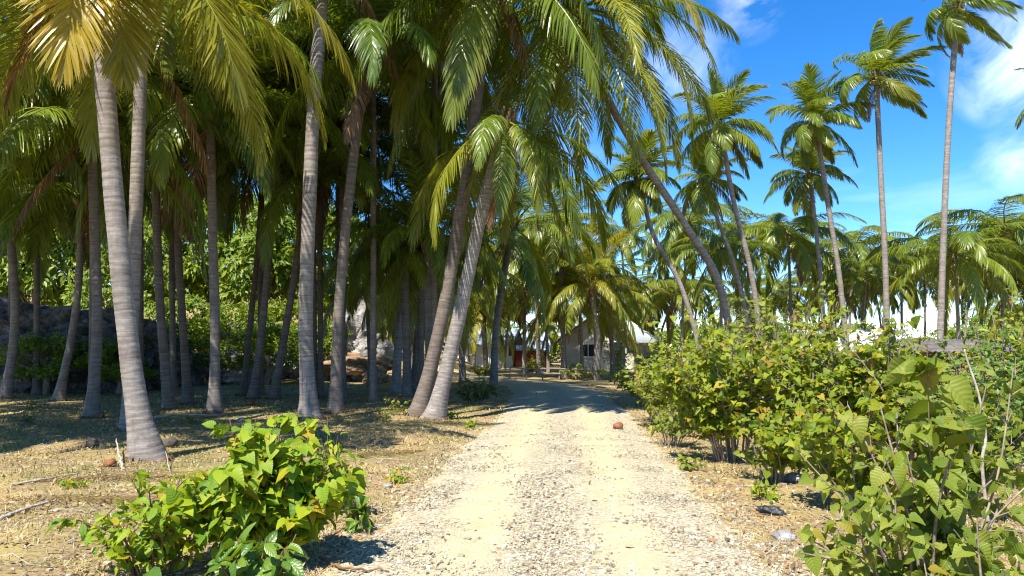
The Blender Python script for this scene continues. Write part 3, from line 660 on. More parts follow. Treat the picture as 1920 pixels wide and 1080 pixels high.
# ---------------------------------------------------------------- leaves and shrubs
def leaf_shape(kind, hi=True):
    """base at the origin, tip along +x, length 1"""
    if kind == 'heart': st = [(-.12, .22), (0.03, .40), (.25, .46), (.5, .36), (.75, .19), (1, .0)]
    elif kind == 'oval': st = [(0, .02), (.2, .19), (.45, .25), (.7, .20), (.88, .10), (1, 0)]
    else: st = [(0, .02), (.25, .13), (.5, .15), (.75, .10), (1, 0)]
    if not hi: st = [st[1], st[2], st[-2], st[-1]] if kind == 'heart' else [st[0], st[2], st[-2], st[-1]]
    v, t = [], []
    for x, w in st:
        zc = -.22 * max(x, 0) ** 2
        mid = max(x, 0.03) if kind == 'heart' else x
        v += [(x, w, zc + w * .30 + .03 * math.sin(9 * x)), (mid, 0, zc), (x, -w, zc + w * .30 - .03 * math.sin(8 * x))]; t += [0.0, 1.0, 0.0]
    f = []
    for q in range(len(st) - 1):
        a = q * 3; f += [(a, a + 1, a + 4, a + 3), (a + 1, a + 2, a + 5, a + 4)]
    return np.array(v), np.array(f), np.array(t)
SH = {(k, h): leaf_shape(k, h) for k in ('heart', 'oval', 'lance') for h in (True, False)}
LM = {}
def leaf_mesh(kind, mat, q):
    if (kind, mat, q) not in LM:
        v, f, t = SH[kind, True]; r = np.random.default_rng(q)
        v = v.copy(); v[:, 2] *= r.uniform(.2, 2.6); v[:, 1] *= r.uniform(.85, 1.12); v[:, 2] += r.normal(0, .12) * v[:, 0] * v[:, 1] * 2
        LM[kind, mat, q] = mesh('leaf', v, [f], {'v': np.full(len(v), 0.0), 't': t, 'u': v[:, 0]}, True, [M[mat]])
    return LM[kind, mat, q]

def orient(pos, out, size, r, droop=.5, up=.8):
    """leaf frames: pointing outward and down, faces to the sky"""
    n = len(pos)
    d = out + r.normal(0, .45, (n, 3)); d[:, 2] -= droop * r.uniform(.3, 1.6, n); d /= np.linalg.norm(d, axis=1)[:, None]
    nrm = np.array((-.22, -.42, .88))[None] * up * 1.15 + r.normal(0, .42, (n, 3)) + out * .25
    nrm -= d * (nrm * d).sum(1)[:, None]; nrm /= np.linalg.norm(nrm, axis=1)[:, None] + 1e-9
    s = np.cross(nrm, d)
    return np.stack((d, s, nrm), 2) * np.asarray(size)[:, None, None]

def put_leaves(t, base, pos, mats, kind, mat, cap, r, hi=False):
    """the leaves nearest the camera are parts of their own, the others one joined part"""
    order = np.argsort(np.linalg.norm(pos - np.array((0, 0, EYE)), axis=1) / np.linalg.norm(mats[:, :, 0], axis=1))
    rel = pos - np.array(base)
    for q in order[:cap]:
        m4 = Matrix.Identity(4)
        for a in range(3):
            for b in range(3): m4[a][b] = mats[q, a, b]
            m4[a][3] = rel[q, a]
        link('leaf', leaf_mesh(kind, mat, int(q) % 13), t, mw=m4)
    rest = order[cap:]
    if len(rest):
        v, f, tt = SH[kind, hi]
        V_ = np.einsum('nij,kj->nki', mats[rest], v) + rel[rest][:, None]
        F_ = f[None] + (np.arange(len(rest)) * len(v))[:, None, None]
        link('foliage', mesh('foliage', V_, [F_.reshape(-1, 4)], {'v': np.repeat(r.uniform(0, 1, len(rest)), len(v)), 't': np.tile(tt, len(rest)), 'u': np.tile(v[:, 0], len(rest))}, True, [M[mat]]), t, kind='stuff')

def shrub(label, x, y, rx, ry, h, stems, leaves, size, mat='thicket', kind='heart', cap=0, seed=0, twig='twig', group=None, cat='shrub', name='shrub', low=.15, twl=.3, ends=None, droop=.5, sr=.012, hi=False, up=.8, per=6):
    r = np.random.default_rng(seed + 500)
    gz = float(ground_z(x, y)); base = np.array((x, y, gz))
    t = thing(name, label, cat, tuple(base), group)
    allp, allo = [], []
    E = ends if ends is not None else []
    per_stem = max(1, int(leaves / stems))
    for q in range(stems):
        if q < len(E): e = np.array(E[q], float) - base * np.array((1, 1, 0)) - np.array((0, 0, gz))
        else:
            a = r.uniform(0, 6.283); rr = math.sqrt(r.uniform(0.02, 1)); z = h * (1 - .55 * rr ** 2) * r.uniform(.62, 1.05)
            e = np.array((rx * rr * math.cos(a), ry * rr * math.sin(a), max(z, low * h)))
        b0 = np.array((e[0] * .18 + r.normal(0, .05 * rx), e[1] * .18 + r.normal(0, .05 * ry), -0.03))
        mid = b0 * .5 + e * .5 + np.array((r.normal(0, .06) * rx, r.normal(0, .06) * ry, .12 * h))
        path = spline([b0, b0 * .75 + e * .2 + np.array((0, 0, .08 * h)), mid, e], 12)
        mb = MB(); vv, ff = tube(path, np.linspace(sr, sr * .3, 12) * r.uniform(.8, 1.3), 5); mb.add(vv, ff)
        nt_ = max(2, per_stem // per)
        for w in range(nt_):
            s0 = .3 + .7 * (w + r.uniform(0, 1)) / nt_; k = min(11, int(s0 * 11)); p0 = path[k]
            outd = np.array((p0[0] / rx, p0[1] / ry, .5)); outd /= np.linalg.norm(outd) + 1e-6
            d = outd * .5 + r.normal(0, .55, 3); d[2] = abs(d[2]) * .8 + .1; d /= np.linalg.norm(d)
            ln = twl * h * r.uniform(.4, 1.15)
            tp = spline([p0, p0 + d * ln * .5 + np.array((0, 0, .05 * ln)), p0 + d * ln], 5)
            vv, ff = tube(tp, np.linspace(sr * .4, sr * .16, 5), 4); mb.add(vv, ff)
            nl = per
            u = np.sort(r.uniform(.2, 1, nl)); u[-1] = 1.0
            pp = np.stack([np.interp(u, np.linspace(0, 1, 5), tp[:, c]) for c in range(3)], -1)
            ph = np.arange(nl) * 2.4 + r.uniform(0, 6)
            side = np.stack((np.cos(ph), np.sin(ph), np.full(nl, .15)), -1)
            allp.append(pp + side * size * .28); allo.append(side * .8 + d * .35)
        link('stem', mb.mesh('stem', M[twig], True), t)
    pos = np.concatenate(allp) + base; out = np.concatenate(allo)
    ok = pos[:, 2] > ground_z(pos[:, 0], pos[:, 1]) + .04
    pos, out = pos[ok], out[ok]
    sz = size * np.clip(r.normal(.97, .32, len(pos)), .35, 1.6)
    put_leaves(t, base, pos, orient(pos, out, sz, r, droop, up), kind, mat, cap, r, hi)
    return t

# left foreground group
LFG = 'bushes in the left foreground'
shrub('lime-green heart-leaved bush in the left foreground', P(495, 1000, 5.55)[0], 5.55, .74, .5, 1.10, 40, 2100, .098, 'lime', 'heart', 300, 1, 'redtwig', LFG, 'bush', 'heart_leaf_bush', .45, .16, hi=True, droop=.65)
shrub('low plant with pointed leaves reaching left from the lime bush', P(290, 1000, 5.3)[0], 5.3, .60, .35, .80, 16, 640, .088, 'lime', 'oval', 300, 2, 'redtwig', LFG, 'bush', 'pointed_leaf_plant', .5, .2, droop=.5)
shrub('glossy oval-leaved seedling at the bottom edge before the lime bush', P(490, 1060, 4.75)[0], 4.75, .42, .25, .52, 9, 220, .115, 'green', 'oval', 220, 3, 'redtwig', LFG, 'bush', 'glossy_seedling', .6, .12, droop=.35)
shrub('small glossy sprout at the bottom edge left of the lime bush', P(300, 1060, 4.55)[0], 4.55, .16, .1, .28, 3, 14, .15, 'green', 'oval', 14, 4, 'redtwig', LFG, 'bush', 'glossy_sprout', .6, .1, droop=.2, per=4)
shrub('small drooping leafy shoot at the road edge right of the lime bush', P(672, 975, 6.6)[0], 6.6, .13, .12, .38, 4, 44, .12, 'green', 'oval', 44, 5, 'redtwig', LFG, 'bush', 'leafy_shoot', .5, .14, droop=1.0)
shrub('wispy narrow-leaved bush behind the lime bush', P(630, 900, 7.4)[0], 7.4, .5, .4, .85, 12, 380, .10, 'lime', 'lance', 300, 6, 'redtwig', LFG, 'bush', 'wispy_bush', .4, .2, droop=.6)
shrub('yellowing seedling on the straw beside the road', P(750, 900, 9.1)[0], 9.1, .14, .14, .22, 4, 34, .085, 'lime', 'lance', 34, 7, 'redtwig', LFG, 'bush', 'yellow_seedling', .4, .2)
SEED = 'small weeds on the open ground'
wl = [('pale weed at the foot of the leaning palms, left of them', 712, 792, .38, .42, 'olive'), ('taller pale weed just left of the leaning palms', 742, 780, .3, .5, 'olive'),
      ('tiny weed right of the sunlit leaning trunk', 842, 782, .16, .2, 'lime'), ('tiny yellow-green weed by the left road edge', 884, 800, .2, .24, 'lime'),
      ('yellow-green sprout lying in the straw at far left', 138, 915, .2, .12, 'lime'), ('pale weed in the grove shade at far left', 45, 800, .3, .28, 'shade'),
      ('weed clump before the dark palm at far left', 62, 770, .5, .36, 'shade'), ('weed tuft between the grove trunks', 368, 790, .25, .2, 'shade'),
      ('bright weed at the foot of the straight pale palm', 585, 812, .42, .34, 'lime'), ('yellow weed at the foot of the right thicket by the road', 1238, 806, .2, .2, 'lime'),
      ('small sprout beside the black plastic scrap', 1428, 935, .14, .2, 'lime'), ('small weed under the right thicket', 1290, 880, .24, .22, 'olive')]
for q, (lb, px, py, w, h, mt) in enumerate(wl):
    d = Gd(py); shrub(lb, P(px, py, d)[0], d, w, w, h, 5, 60, .075, mt, 'oval', 60, 20 + q, 'redtwig', SEED, 'weed', 'weed', .3, .3, sr=.005)
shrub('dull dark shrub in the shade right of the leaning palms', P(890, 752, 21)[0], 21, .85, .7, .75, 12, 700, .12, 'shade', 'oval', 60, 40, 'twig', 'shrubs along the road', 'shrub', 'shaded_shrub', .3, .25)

# right thicket: one shrub after another along the road
RTG = 'shrubs of the right thicket'
th = [('front left shrub of the right thicket with many bare stems, beside the road', 1370, 10.6, 1.05, .9, 1.75, 20, 1900, .085, 'thicket', 'heart'),
      ('rounded yellow-green shrub at the middle of the right thicket', 1530, 10.4, .95, .85, 1.9, 17, 1900, .088, 'thicket', 'heart'),
      ('tangled olive shrub right of the thicket middle', 1690, 9.6, .95, .85, 1.65, 16, 1600, .085, 'thicket', 'heart'),
      ('dark green shrub at the right edge beyond the foreground plant', 1880, 8.6, .75, .8, 1.62, 14, 1500, .08, 'green', 'oval'),
      ('low shrub at the left tip of the right thicket', 1245, 15.5, 1.0, 1.0, 1.35, 15, 1500, .085, 'thicket', 'oval'),
      ('shrub in the second rank of the thicket below the bending trunk', 1330, 14.2, 1.25, 1.1, 2.0, 17, 1900, .085, 'thicket', 'heart'),
      ('tall shrub in the second rank with reddish young leaves', 1480, 14.0, 1.3, 1.1, 2.25, 18, 2000, .085, 'thicket', 'heart'),
      ('shrub in the second rank below the white shed roof', 1640, 14.5, 1.3, 1.1, 1.85, 16, 1800, .085, 'thicket', 'oval'),
      ('shrub in the second rank under the tallest palm', 1790, 13.5, 1.1, 1.1, 1.6, 15, 1500, .08, 'olive', 'oval'),
      ('bright shrub at the right edge below the back-row palms', 1905, 13.0, .8, 1.0, 2.05, 15, 1500, .085, 'thicket', 'heart'),
      ('rank shrub behind the low tip of the right thicket', 1215, 21, 1.2, 1.1, 1.3, 14, 1300, .1, 'thicket', 'oval'),
      ('feathery-leaved shrub rising above the thicket below the leaning palms', 1465, 18.5, 1.5, 1.2, 2.95, 22, 5200, .06, 'feather', 'lance'),
      ('feathery-leaved light green clump near the plaster house', 1232, 25, 1.0, .9, 1.55, 12, 2200, .07, 'feather', 'lance'),
      ('feathery-leaved bush behind the white shed roof front', 1560, 20, 1.1, 1.0, 2.3, 15, 2600, .06, 'feather', 'lance')]
for q, (lb, px, d, rx, ry, h, stn, lv, s, mt, kd) in enumerate(th):
    shrub(lb, P(px, 700, d)[0], d, rx * 1.1, ry * 1.1, h * (1.3 if q < 11 else 1.1), int(stn * 1.5), int(lv * 1.65), s, mt, kd, 300 if q < 4 else (150 if q < 10 else 0), 60 + q, 'twig', RTG, 'shrub', 'thicket_shrub', .5 if q == 0 else .22, .16, sr=.014, per=7)
th2 = [('low shrub just behind the foreground plant, left of its tall stem', 1590, 7.4, .62, .6, 1.3, 14, 900, .085, 'thicket', 'heart'),
       ('low shrub just behind the foreground plant, right of its tall stem', 1800, 7.0, .6, .6, 1.45, 14, 900, .085, 'olive', 'heart'),
       ('sprawling low shrub at the front foot of the thicket', 1440, 8.9, .7, .55, 1.15, 13, 850, .08, 'thicket', 'heart'),
       ('sparse shrub leaning out of the thicket over the road edge', 1255, 12.2, .7, .6, 1.15, 12, 650, .08, 'olive', 'oval')]
for q, (lb, px, d, rx, ry, h, stn, lv, s, mt, kd) in enumerate(th2):
    shrub(lb, P(px, 700, d)[0], d, rx, ry, h, stn, lv, s, mt, kd, 200, 160 + q, 'twig', RTG, 'shrub', 'thicket_shrub', .3, .22, sr=.010, per=6)
# right foreground plant with big heart leaves
def pw(px, py, d): return tuple(P(px, py, d))
shrub('large olive heart-leaved plant filling the right foreground', P(1745, 1080, 4.1)[0], 4.1, .80, .55, 1.34, 28, 820, .074, 'olive', 'heart', 300, 90, 'twig', 'right foreground plants', 'bush', 'heart_leaf_plant', .3, .18, droop=.85, hi=True, per=5,
      ends=[pw(1850, 720, 4.3), pw(1650, 760, 4.2), pw(1900, 690, 4.3), pw(1560, 900, 4.0), pw(1590, 760, 4.2), pw(1500, 850, 4.35), pw(1660, 860, 3.9), pw(1620, 960, 3.8), pw(1800, 800, 4.3), pw(1860, 900, 4.0), pw(1700, 1000, 3.7)])
shrub('single tall upright stem crowned with big leaves in the right foreground', P(1752, 1000, 4.0)[0], 4.0,   .2, .2, 1.55, 2, 130, .112, 'olive', 'heart', 130, 91, 'redtwig', 'right foreground plants', 'bush', 'upright_sapling', .9, .10, droop=.95, hi=True, per=6, ends=[pw(1738, 640, 4.0), pw(1790, 700, 4.05)], sr=.008)
shrub('heart-leaved plant in the bottom right corner', P(1890, 1080, 3.5)[0], 3.5, .45, .3, .95, 13, 300, .074, 'olive', 'heart', 300, 92, 'twig', 'right foreground plants', 'bush', 'heart_leaf_plant', .3, .2, droop=.85, hi=True, per=5)
# low growth round the bend of the road
LOW = 'low shrubs round the bend of the road'
for q, (lb, px, py, w, h, mt) in enumerate([('low yellowish bush at the road bend left of the bamboo fence', 905, 706, 1.0, .8, 'olive'), ('low bush before the plaster house front', 1090, 712, 1.5, 1.0, 'olive'),
        ('leafy bush left of the road bend by the bench', 1000, 700, 1.2, .9, 'thicket'), ('tall leafy bush against the plaster house front', 1160, 700, 1.5, 2.9, 'wood_far'), ('bush hiding the red house front', 1022, 695, 1.5, 1.4, 'thicket'), ('low bush where the right thicket starts', 1195, 722, 1.1, 1.1, 'thicket'),
        ('small bush on the brown rock beside the grove', 705, 702, .7, .6, 'wood_far')]):
    d = Gd(py); shrub(lb, P(px, py, d)[0], d, w, w * .8, h, 10, 700, .13, mt, 'oval', 0, 110 + q, 'twig', LOW, 'shrub', 'low_shrub', .25, .25)

# ---------------------------------------------------------------- broadleaf trees on the slope behind the grove
def crown_mesh(seed, n, leaf, r0=1.0):
    r = np.random.default_rng(seed); P_, O_ = [], []
    for q in range(34):
        a = r.uniform(0, 6.28); z = r.uniform(-.35, .9); rr = math.sqrt(max(0, 1 - z * z)) * r.uniform(.45, 1)
        c = np.array((rr * math.cos(a), rr * math.sin(a), z * .9)); k = n // 34; s = r.uniform(.16, .34)
        u = r.normal(0, 1, (k, 3)); u[:, 2] = np.abs(u[:, 2]) * .8 - .15; u /= np.linalg.norm(u, axis=1)[:, None]
        P_.append(c + u * s * r.uniform(.6, 1.05, (k, 1))); O_.append(u)
    P_ = np.concatenate(P_); O_ = np.concatenate(O_)
    m3 = orient(P_, O_, np.full(len(P_), leaf) * r.uniform(.6, 1.3, len(P_)), r, .5, .7)
    v, f, tt = SH['oval', False]
    return mesh('crown', np.einsum('nij,kj->nki', m3, v) + P_[:, None], [(f[None] + (np.arange(len(P_)) * len(v))[:, None, None]).reshape(-1, 4)], {'v': np.repeat(r.uniform(0, 1, len(P_)), len(v)), 't': np.tile(tt, len(P_))}, True, [M['wood_far']])
CR = [crown_mesh(s, 5200, .095) for s in (1, 2, 3)]
def btree(label, px, d, w, h, q, zc=None):
    x = P(px, 650, d)[0]; gz = float(ground_z(x, d)); t = thing('broadleaf_tree', label, 'tree', (x, d, gz), 'broadleaf trees on the slope behind the grove')
    r = np.random.default_rng(q); mb = MB(); zc = zc or h * .58
    vv, ff = tube(spline([(0, 0, -.2), (.1, 0, zc * .5), (r.normal(0, .2), 0, zc)], 8), np.linspace(.16, .08, 8), 7); mb.add(vv, ff)
    for k in range(6):
        a = k * 1.05 + r.uniform(0, 1); e = np.array((math.cos(a) * w * .3, math.sin(a) * w * .3, zc + h * .2 * r.uniform(0, 1)))
        vv, ff = tube(spline([(0, 0, zc * .55), e * .5 + np.array((0, 0, zc * .35)), e], 6), np.linspace(.07, .02, 6), 5); mb.add(vv, ff)
    link('trunk', mb.mesh('trunk', M['twig'], True), t)
    link('crown', CR[q % 3], t, loc=(0, 0, zc), rot=(0, 0, q * 1.9), scale=(w / 2, w / 2, (h - zc)))
for q, (lb, px, d, w, h) in enumerate([
        ('bright green tree behind the left rock wall', 60, 34, 6, 7.2), ('leafy tree at far left above the rock wall', 150, 37, 6.5, 8), ('light green tree between the nearest palm and the dark slim palms', 300, 37.5, 6.4, 7.2),
        ('sunlit green tree behind the middle of the grove', 390, 38, 6.8, 7.4), ('yellow-green leafy tree left of the straight pale palm', 480, 37.5, 6.8, 6.8), ('bright tree just behind the straight pale palm', 560, 38.5, 6.5, 6.6),
        ('green tree above the brown rock', 640, 40, 6, 6.4), ('small leafy tree above the end of the rock wall', 225, 32, 4.2, 5.6), ('leafy bush at the foot of the slope in mid-grove', 440, 35, 4, 3.4), ('leafy bush on the slope behind the pale trunk', 540, 36, 4.2, 3.3),
        ('low leafy bush on the slope behind dark slim palms', 335, 35, 4, 3.6), ('bright low bush between the pair and the slanting palm', 500, 32.5, 3.4, 2.6), ('bright low bush left of the mid-grove palm', 375, 32, 3.2, 2.7), ('low bush spilling over the rock left of the dark slim palms', 270, 31, 3.0, 2.6), ('shaded low bush against the far left rock wall', 85, 25.2, 2.6, 2.0), ('shaded low bush before the dark rock hump', 225, 25.8, 2.4, 1.8), ('low bush right behind the straight pale trunk', 610, 34, 3.0, 2.7), ('tree at the far left edge beyond the dark palm', -40, 33, 6, 8)]):
    if h > 5: h += 1.6; d += 3.5
    btree(lb, px, d, w, h, q, h * .45)
# distant woods that close the horizon
def woods(name, x0, x1, y, h, n, seed, label):
    r = np.random.default_rng(seed); k = 60
    xs = np.linspace(x0, x1, k); hh = h * (.6 + .4 * np.array([mn.noise(Vector((a * .11, seed, 0))) for a in xs]) + .12 * r.uniform(-1, 1, k))
    px_ = r.uniform(x0, x1, n); zz = np.interp(px_, xs, hh) * np.sqrt(r.uniform(0.0, 1, n)); yy_ = y + r.uniform(-2.5, 2.5, n)
    pos = np.stack((px_, yy_, ground_z(px_, yy_) + zz), -1)
    m3 = orient(pos, r.normal(0, .5, (n, 3)) + np.array((0, -.4, .3)), np.full(n, .42) * r.uniform(.6, 1.4, n), r, .5, .6)
    v, f, tt = SH['oval', False]
    o = link(name, mesh(name, np.einsum('nij,kj->nki', m3, v) + pos[:, None], [(f[None] + (np.arange(n) * len(v))[:, None, None]).reshape(-1, 4)], {'v': np.repeat(r.uniform(0, 1, n), len(v)), 't': np.tile(tt, n)}, True, [M['wood_far']]), kind='stuff', label=label, cat='woods')
woods('far_woods', -75, -8, 62, 8, 9000, 5, 'leafy woods on the slope far behind the grove')
woods('far_woods', -9, 78, 76, 6.0, 30000, 6, 'low green woods far behind the right palms')

# ---------------------------------------------------------------- rocks
def rock(label, px, d, sx, sy, sz, seed, mat='rock', lift=0.0, under=False, k=5, parts=()):
    x = P(px, 650, d)[0]; gz = float(ground_z(x, d)); t = thing('coral_rock', label, 'rock', (x, d, gz), 'coral rocks behind the grove')
    v, f = ball(1.0, k, seed, (1, 1, 1), .42, 1.5)
    rid = np.array([mn.ridged_multi_fractal(Vector(p) * 2.4 + Vector((seed, 0, 0)), .9, 2.2, 5, 1.0, 2.0) for p in v])
    v = v * (1 + .13 * (rid - 1.2))[:, None]
    if under: v[:, :2] *= np.where(v[:, 2] < -.1, .80 + .2 * np.clip((v[:, 2] + .6) / .5, 0, 1), 1)[:, None]
    v = v * np.array((sx, sy, sz)) + np.array((0, 0, sz * .55 + lift))
    link('rock_mass', mesh('rock_mass', v, [f], smooth=False, mats=[M[mat]]), t)
    return t
rock('dark shaded rock wall at the far left behind the palms', 20, 27.5, 3.4, 2.2, 2.2, 1, 'rockshade')
rock('dark shaded rock hump left of the nearest palm', 175, 28, 3.0, 2.0, 1.9, 2, 'rockshade')
rock('pale broken rock glimpsed between the dark slim palms', 310, 31, 1.6, 1.2, .95, 3, 'rockshade')
rock('pale rock glimpsed behind the mid-grove pair of palms', 455, 33, 1.4, 1.1, .8, 4)
t = rock('jagged grey coral outcrop with a brown undercut beside the bend', 668, 34.5, 1.45, 1.3, 1.75, 5, lift=.55)
v, f = ball(1.0, 4, 9, (1, 1, 1), .3, 1.8); link('undercut', mesh('undercut', v * np.array((1.75, 1.1, .62)) + np.array((.1, -.55, .75)), [f], mats=[M['rockbrown']]), t)
rock('low brown boulder at the foot of the jagged outcrop', 705, 33, .55, .5, .42, 7, 'rockbrown', k=4)
rock('rock slope behind the straight pale palm', 560, 35.5, 1.5, 1.2, .9, 8)
for q, (lb, px, py, s) in enumerate([('small pale stone in the grove shade behind the lime bush', 454, 786, .11), ('white stone on the grass below the brown rock', 650, 728, .13), ('pale stone by the foot of the shaded leaning palm', 771, 733, .1), ('grey stone half buried left of the right thicket foot', 1490, 900, .12), ('flat grey stone at the road edge right foreground', 1470, 1000, .09), ('pale stone by the yellowing seedling', 727, 905, .06)]):
    d = Gd(py); x = P(px, py, d)[0]; v, f = ball(1, 3, 20 + q, (1, .8, .6), .3, 1.4)
    link('loose_stone', mesh('loose_stone', v * s, [f], {'v': np.full(len(v), .15)}, True, [M['rock']]), loc=(x, d, float(surf_z(x, d)) + s * .3), label=lb, cat='stone', group='loose stones')

# ---------------------------------------------------------------- houses
def corr(name, a, b, c, d, mat, parent, waves=26, amp=.025, thick=.03):
    """corrugated sheet on the quad a-b (eave) c-d (ridge)"""
    a, b, c, d = map(np.array, (a, b, c, d)); n = waves * 4; u = np.linspace(0, 1, n)
    lo = a + (b - a) * u[:, None]; hi = d + (c - d) * u[:, None]
    nrm = np.cross(b - a, d - a); nrm = nrm / np.linalg.norm(nrm); nrm = nrm * (1 if nrm[2] > 0 else -1)
    w = (np.sin(np.arange(n) * np.pi / 2) * amp)[:, None] * nrm
    v = np.concatenate((lo + w, hi + w, lo + w - nrm * thick, hi + w - nrm * thick)); i = np.arange(n - 1)
    f = np.concatenate((np.stack((i, i + 1, n + i + 1, n + i), -1), np.stack((2 * n + i, 3 * n + i, 3 * n + i + 1, 2 * n + i + 1), -1), np.stack((i, 2 * n + i, 2 * n + i + 1, i + 1), -1)))
    return link(name, mesh(name, v, [f], smooth=True, mats=[M[mat]]), parent)
def house(label, px, d, w, l, eave, ridge, rz, wall, roof, name='house', oh=.45, side=None, door=True):
    x = P(px, 650, d)[0]; t = thing(name, label, 'house', (x, d, float(ground_z(x, d))), None, rz)
    mb = MB(); q = w / 2; s = (ridge - eave) / q
    prof = [(-q, -.1), (q, -.1), (q, eave), (0, ridge), (-q, eave)]
    v = np.array([(a, y, z) for y in (0, .15) for a, z in prof]); f = [(0, 1, 2, 4), (5, 9, 7, 6)]; f3 = [(4, 2, 3), (9, 8, 7)]
    gw = mb.add(v, [f, f3]).mesh('gable_wall', M[wall])
    for yy_ in (0, l - .15): link('gable_wall', gw, t, loc=(0, yy_, 0))
    for sg in (1, -1): link('side_wall', MB().box((sg * (q - .08), l / 2, eave / 2 - .03), (.14, l - .32, eave - .06)).mesh('side_wall', M[side or wall]), t)
    for sg in (1, -1):
        e = q + oh; z = eave - s * oh + .06
        corr('roof', (sg * e, -.6, z), (sg * e, l + .5, z), (0, l + .5, ridge + .06), (0, -.6, ridge + .06), roof, t)
        pb = MB(); vv, ff = tube([(sg * e, -.62, z - .09), (0, -.62, ridge - .03)], .07, 4, True); pb.add(vv, ff); link('barge_board', pb.mesh('barge_board', M['darkwood']), t)
    def opening(nm, cx, z0, z1, ww, y=-.02):
        g = link(nm, MB().box((cx, y, (z0 + z1) / 2), (ww, .05, z1 - z0)).mesh(nm, M['glass']), t)
        fb = MB()
        for ex in (-1, 1): fb.box((cx + ex * ww / 2, y - .02, (z0 + z1) / 2), (.08, .09, z1 - z0 + .08))
        fb.box((cx, y - .02, z1 + .04), (ww - .09, .085, .08)); 
        if nm == 'window': fb.box((cx, y - .02, z0 - .04), (ww - .09, .085, .08)); fb.box((cx, y - .03, (z0 + z1) / 2), (.05, .05, z1 - z0 - .02))
        link('frame', fb.mesh('frame', M['white'] if wall != 'white' else M['darkwood']), g)
    if door: opening('door', q * .62, .0, 1.9, .85); opening('window', -q * .25, .95, 1.75, .9)
    return t
house('plaster house with white corrugated roof behind the golden palm', 1120, 50, 5.0, 6.5, 2.1, 3.75, R(-24), 'plaster', 'zinc', side='boards')
house('small far house with red front and blue roof seen between trunks', 1018, 66, 3.2, 4, 1.6, 2.9, R(100), 'red', 'bluezinc', side='red')
house('far white-walled house left of the leaning palms', 790, 68, 5.5, 5, 2.2, 3.4, R(10), 'white', 'bluezinc')
house('far low house with pale blue roof left of the plaster house', 958, 60, 4.4, 4, 1.9, 3.0, R(80), 'white', 'bluezinc')
house('shed with a white sheet roof seen above the right thicket', 1672, 40, 4.2, 4.5, 1.3, 2.45, R(75), 'boards', 'zinc', name='shed', door=False)
def leanto(label, px, d, w, dp, h0, h1, roof):
    x = P(px, 650, d)[0]; t = thing('lean_to', label, 'shelter', (x, d, float(ground_z(x, d))))
    for sx in (-1, 1):
        for yy_, hh in ((0, h0), (dp, h1)):
            vv, ff = tube([(sx * w / 2, yy_, -.2), (sx * w / 2, yy_, hh)], .06, 6, True); link('post', MB().add(vv, ff).mesh('post', M['darkwood']), t)
    corr('roof', (-w / 2 - .3, -.3, h0 + .02), (w / 2 + .3, -.3, h0 + .02), (w / 2 + .3, dp + .3, h1 + .08), (-w / 2 - .3, dp + .3, h1 + .08), roof, t, 20)
    link('back_wall', MB().box((0, dp - .1, h1 / 2 - .1), (w, .05, h1 - .25)).mesh('back_wall', M['darkwood']), t)
leanto('low open shelter with a rusty dark roof at the right edge', 1820, 22, 3.0, 2.2, 1.45, 1.75, 'rust')
# heap of brown husks under the shelter
x, d = P(1800, 690, 20.5)[0], 20.5; t = thing('husk_heap', 'brown heap of dry husks and bark under the rusty shelter', 'heap', (x, d, float(ground_z(x, d))))
r = np.random.default_rng(3)
HB = []
for q in range(4):
    v, f = ball(1, 2, 60 + q, (1.3, .5, .28), .3, 1.5); HB.append(mesh('husk', v, [f], mats=[M['husk']]))
for q in range(70):
    a, k = r.uniform(0, 6.28), math.sqrt(r.uniform()); link('husk', HB[q % 4], t, loc=(.85 * k * math.cos(a), .5 * k * math.sin(a), .1 + 1.15 * (1 - k * .7) * r.uniform(.1, 1)), rot=(r.uniform(-.5, .5), r.uniform(-.4, .9), r.uniform(0, 6.28)), scale=float(r.uniform(.12, .24)))
# bench and bamboo fence beyond the bend
x, d = P(850, 690, 52)[0], 52; t = thing('bench', 'low grey bench standing on the grass beyond the leaning palms', 'bench', (x, d, float(ground_z(x, d))))
link('seat', MB().box((0, 0, .5), (2.6, .6, .09)).mesh('seat', M['boards']), t)
for sx in (-1.1, 1.1):
    for sy in (-.22, .22): link('leg', MB().box((sx, sy, .22), (.1, .1, .47)).mesh('leg', M['darkwood']), t)
d = 36; x0, x1 = P(955, 700, d)[0], P(1110, 700, d)[0]; t = thing('bamboo_fence', 'low bamboo rail fence along the road bend', 'fence', (x0, d, 0.0))
for q in range(6):
    xx_ = (x1 - x0) * q / 5; vv, ff = tube([(xx_, 0, -.2), (xx_ + .04, .02, .62)], .035, 6, True); link('post', MB().add(vv, ff).mesh('post', M['twig']), t)
for z in (.28, .52):
    vv, ff = tube([(-.3, -.05, z), ((x1 - x0) / 2, -.05, z + .04), (x1 - x0 + .3, -.05, z - .02)], .028, 6, True); link('rail', MB().add(vv, ff).mesh('rail', M['twig']), t)

# ---------------------------------------------------------------- litter on the ground
def husk(label, px, py, s, mat='husk', sq=(1, .8, .75)):
    d = Gd(py); x = P(px, py, d)[0]; v, f = ball(1, 3, int(px), sq, .28, 2.2)
    link('coconut_husk', mesh('coconut_husk', v * s, [f], {'v': np.full(len(v), .3)}, True, [M[mat]]), loc=(x, d, float(surf_z(x, d)) + s * .5), rot=(0, .2, px), label=label, cat='coconut', group='fallen coconuts')
husk('red-brown coconut husk lying on the right half of the road', 1159, 806, .1)
husk('orange-brown coconut lying left of the nearest palm foot', 205, 877, .085)
husk('dark coconut in the grove shade left of the nearest palm', 172, 842, .11, 'darkwood')
husk('brown husk against the right side of the nearest palm foot', 318, 838, .12, 'darkwood')
husk('brown coconut husk in the shade before the mid-grove pair', 470, 760, .13)
d = Gd(956); x = P(1447, 956, d)[0]; v, f = ball(1, 4, 77, (1.15, .6, .42), .5, 1.7)
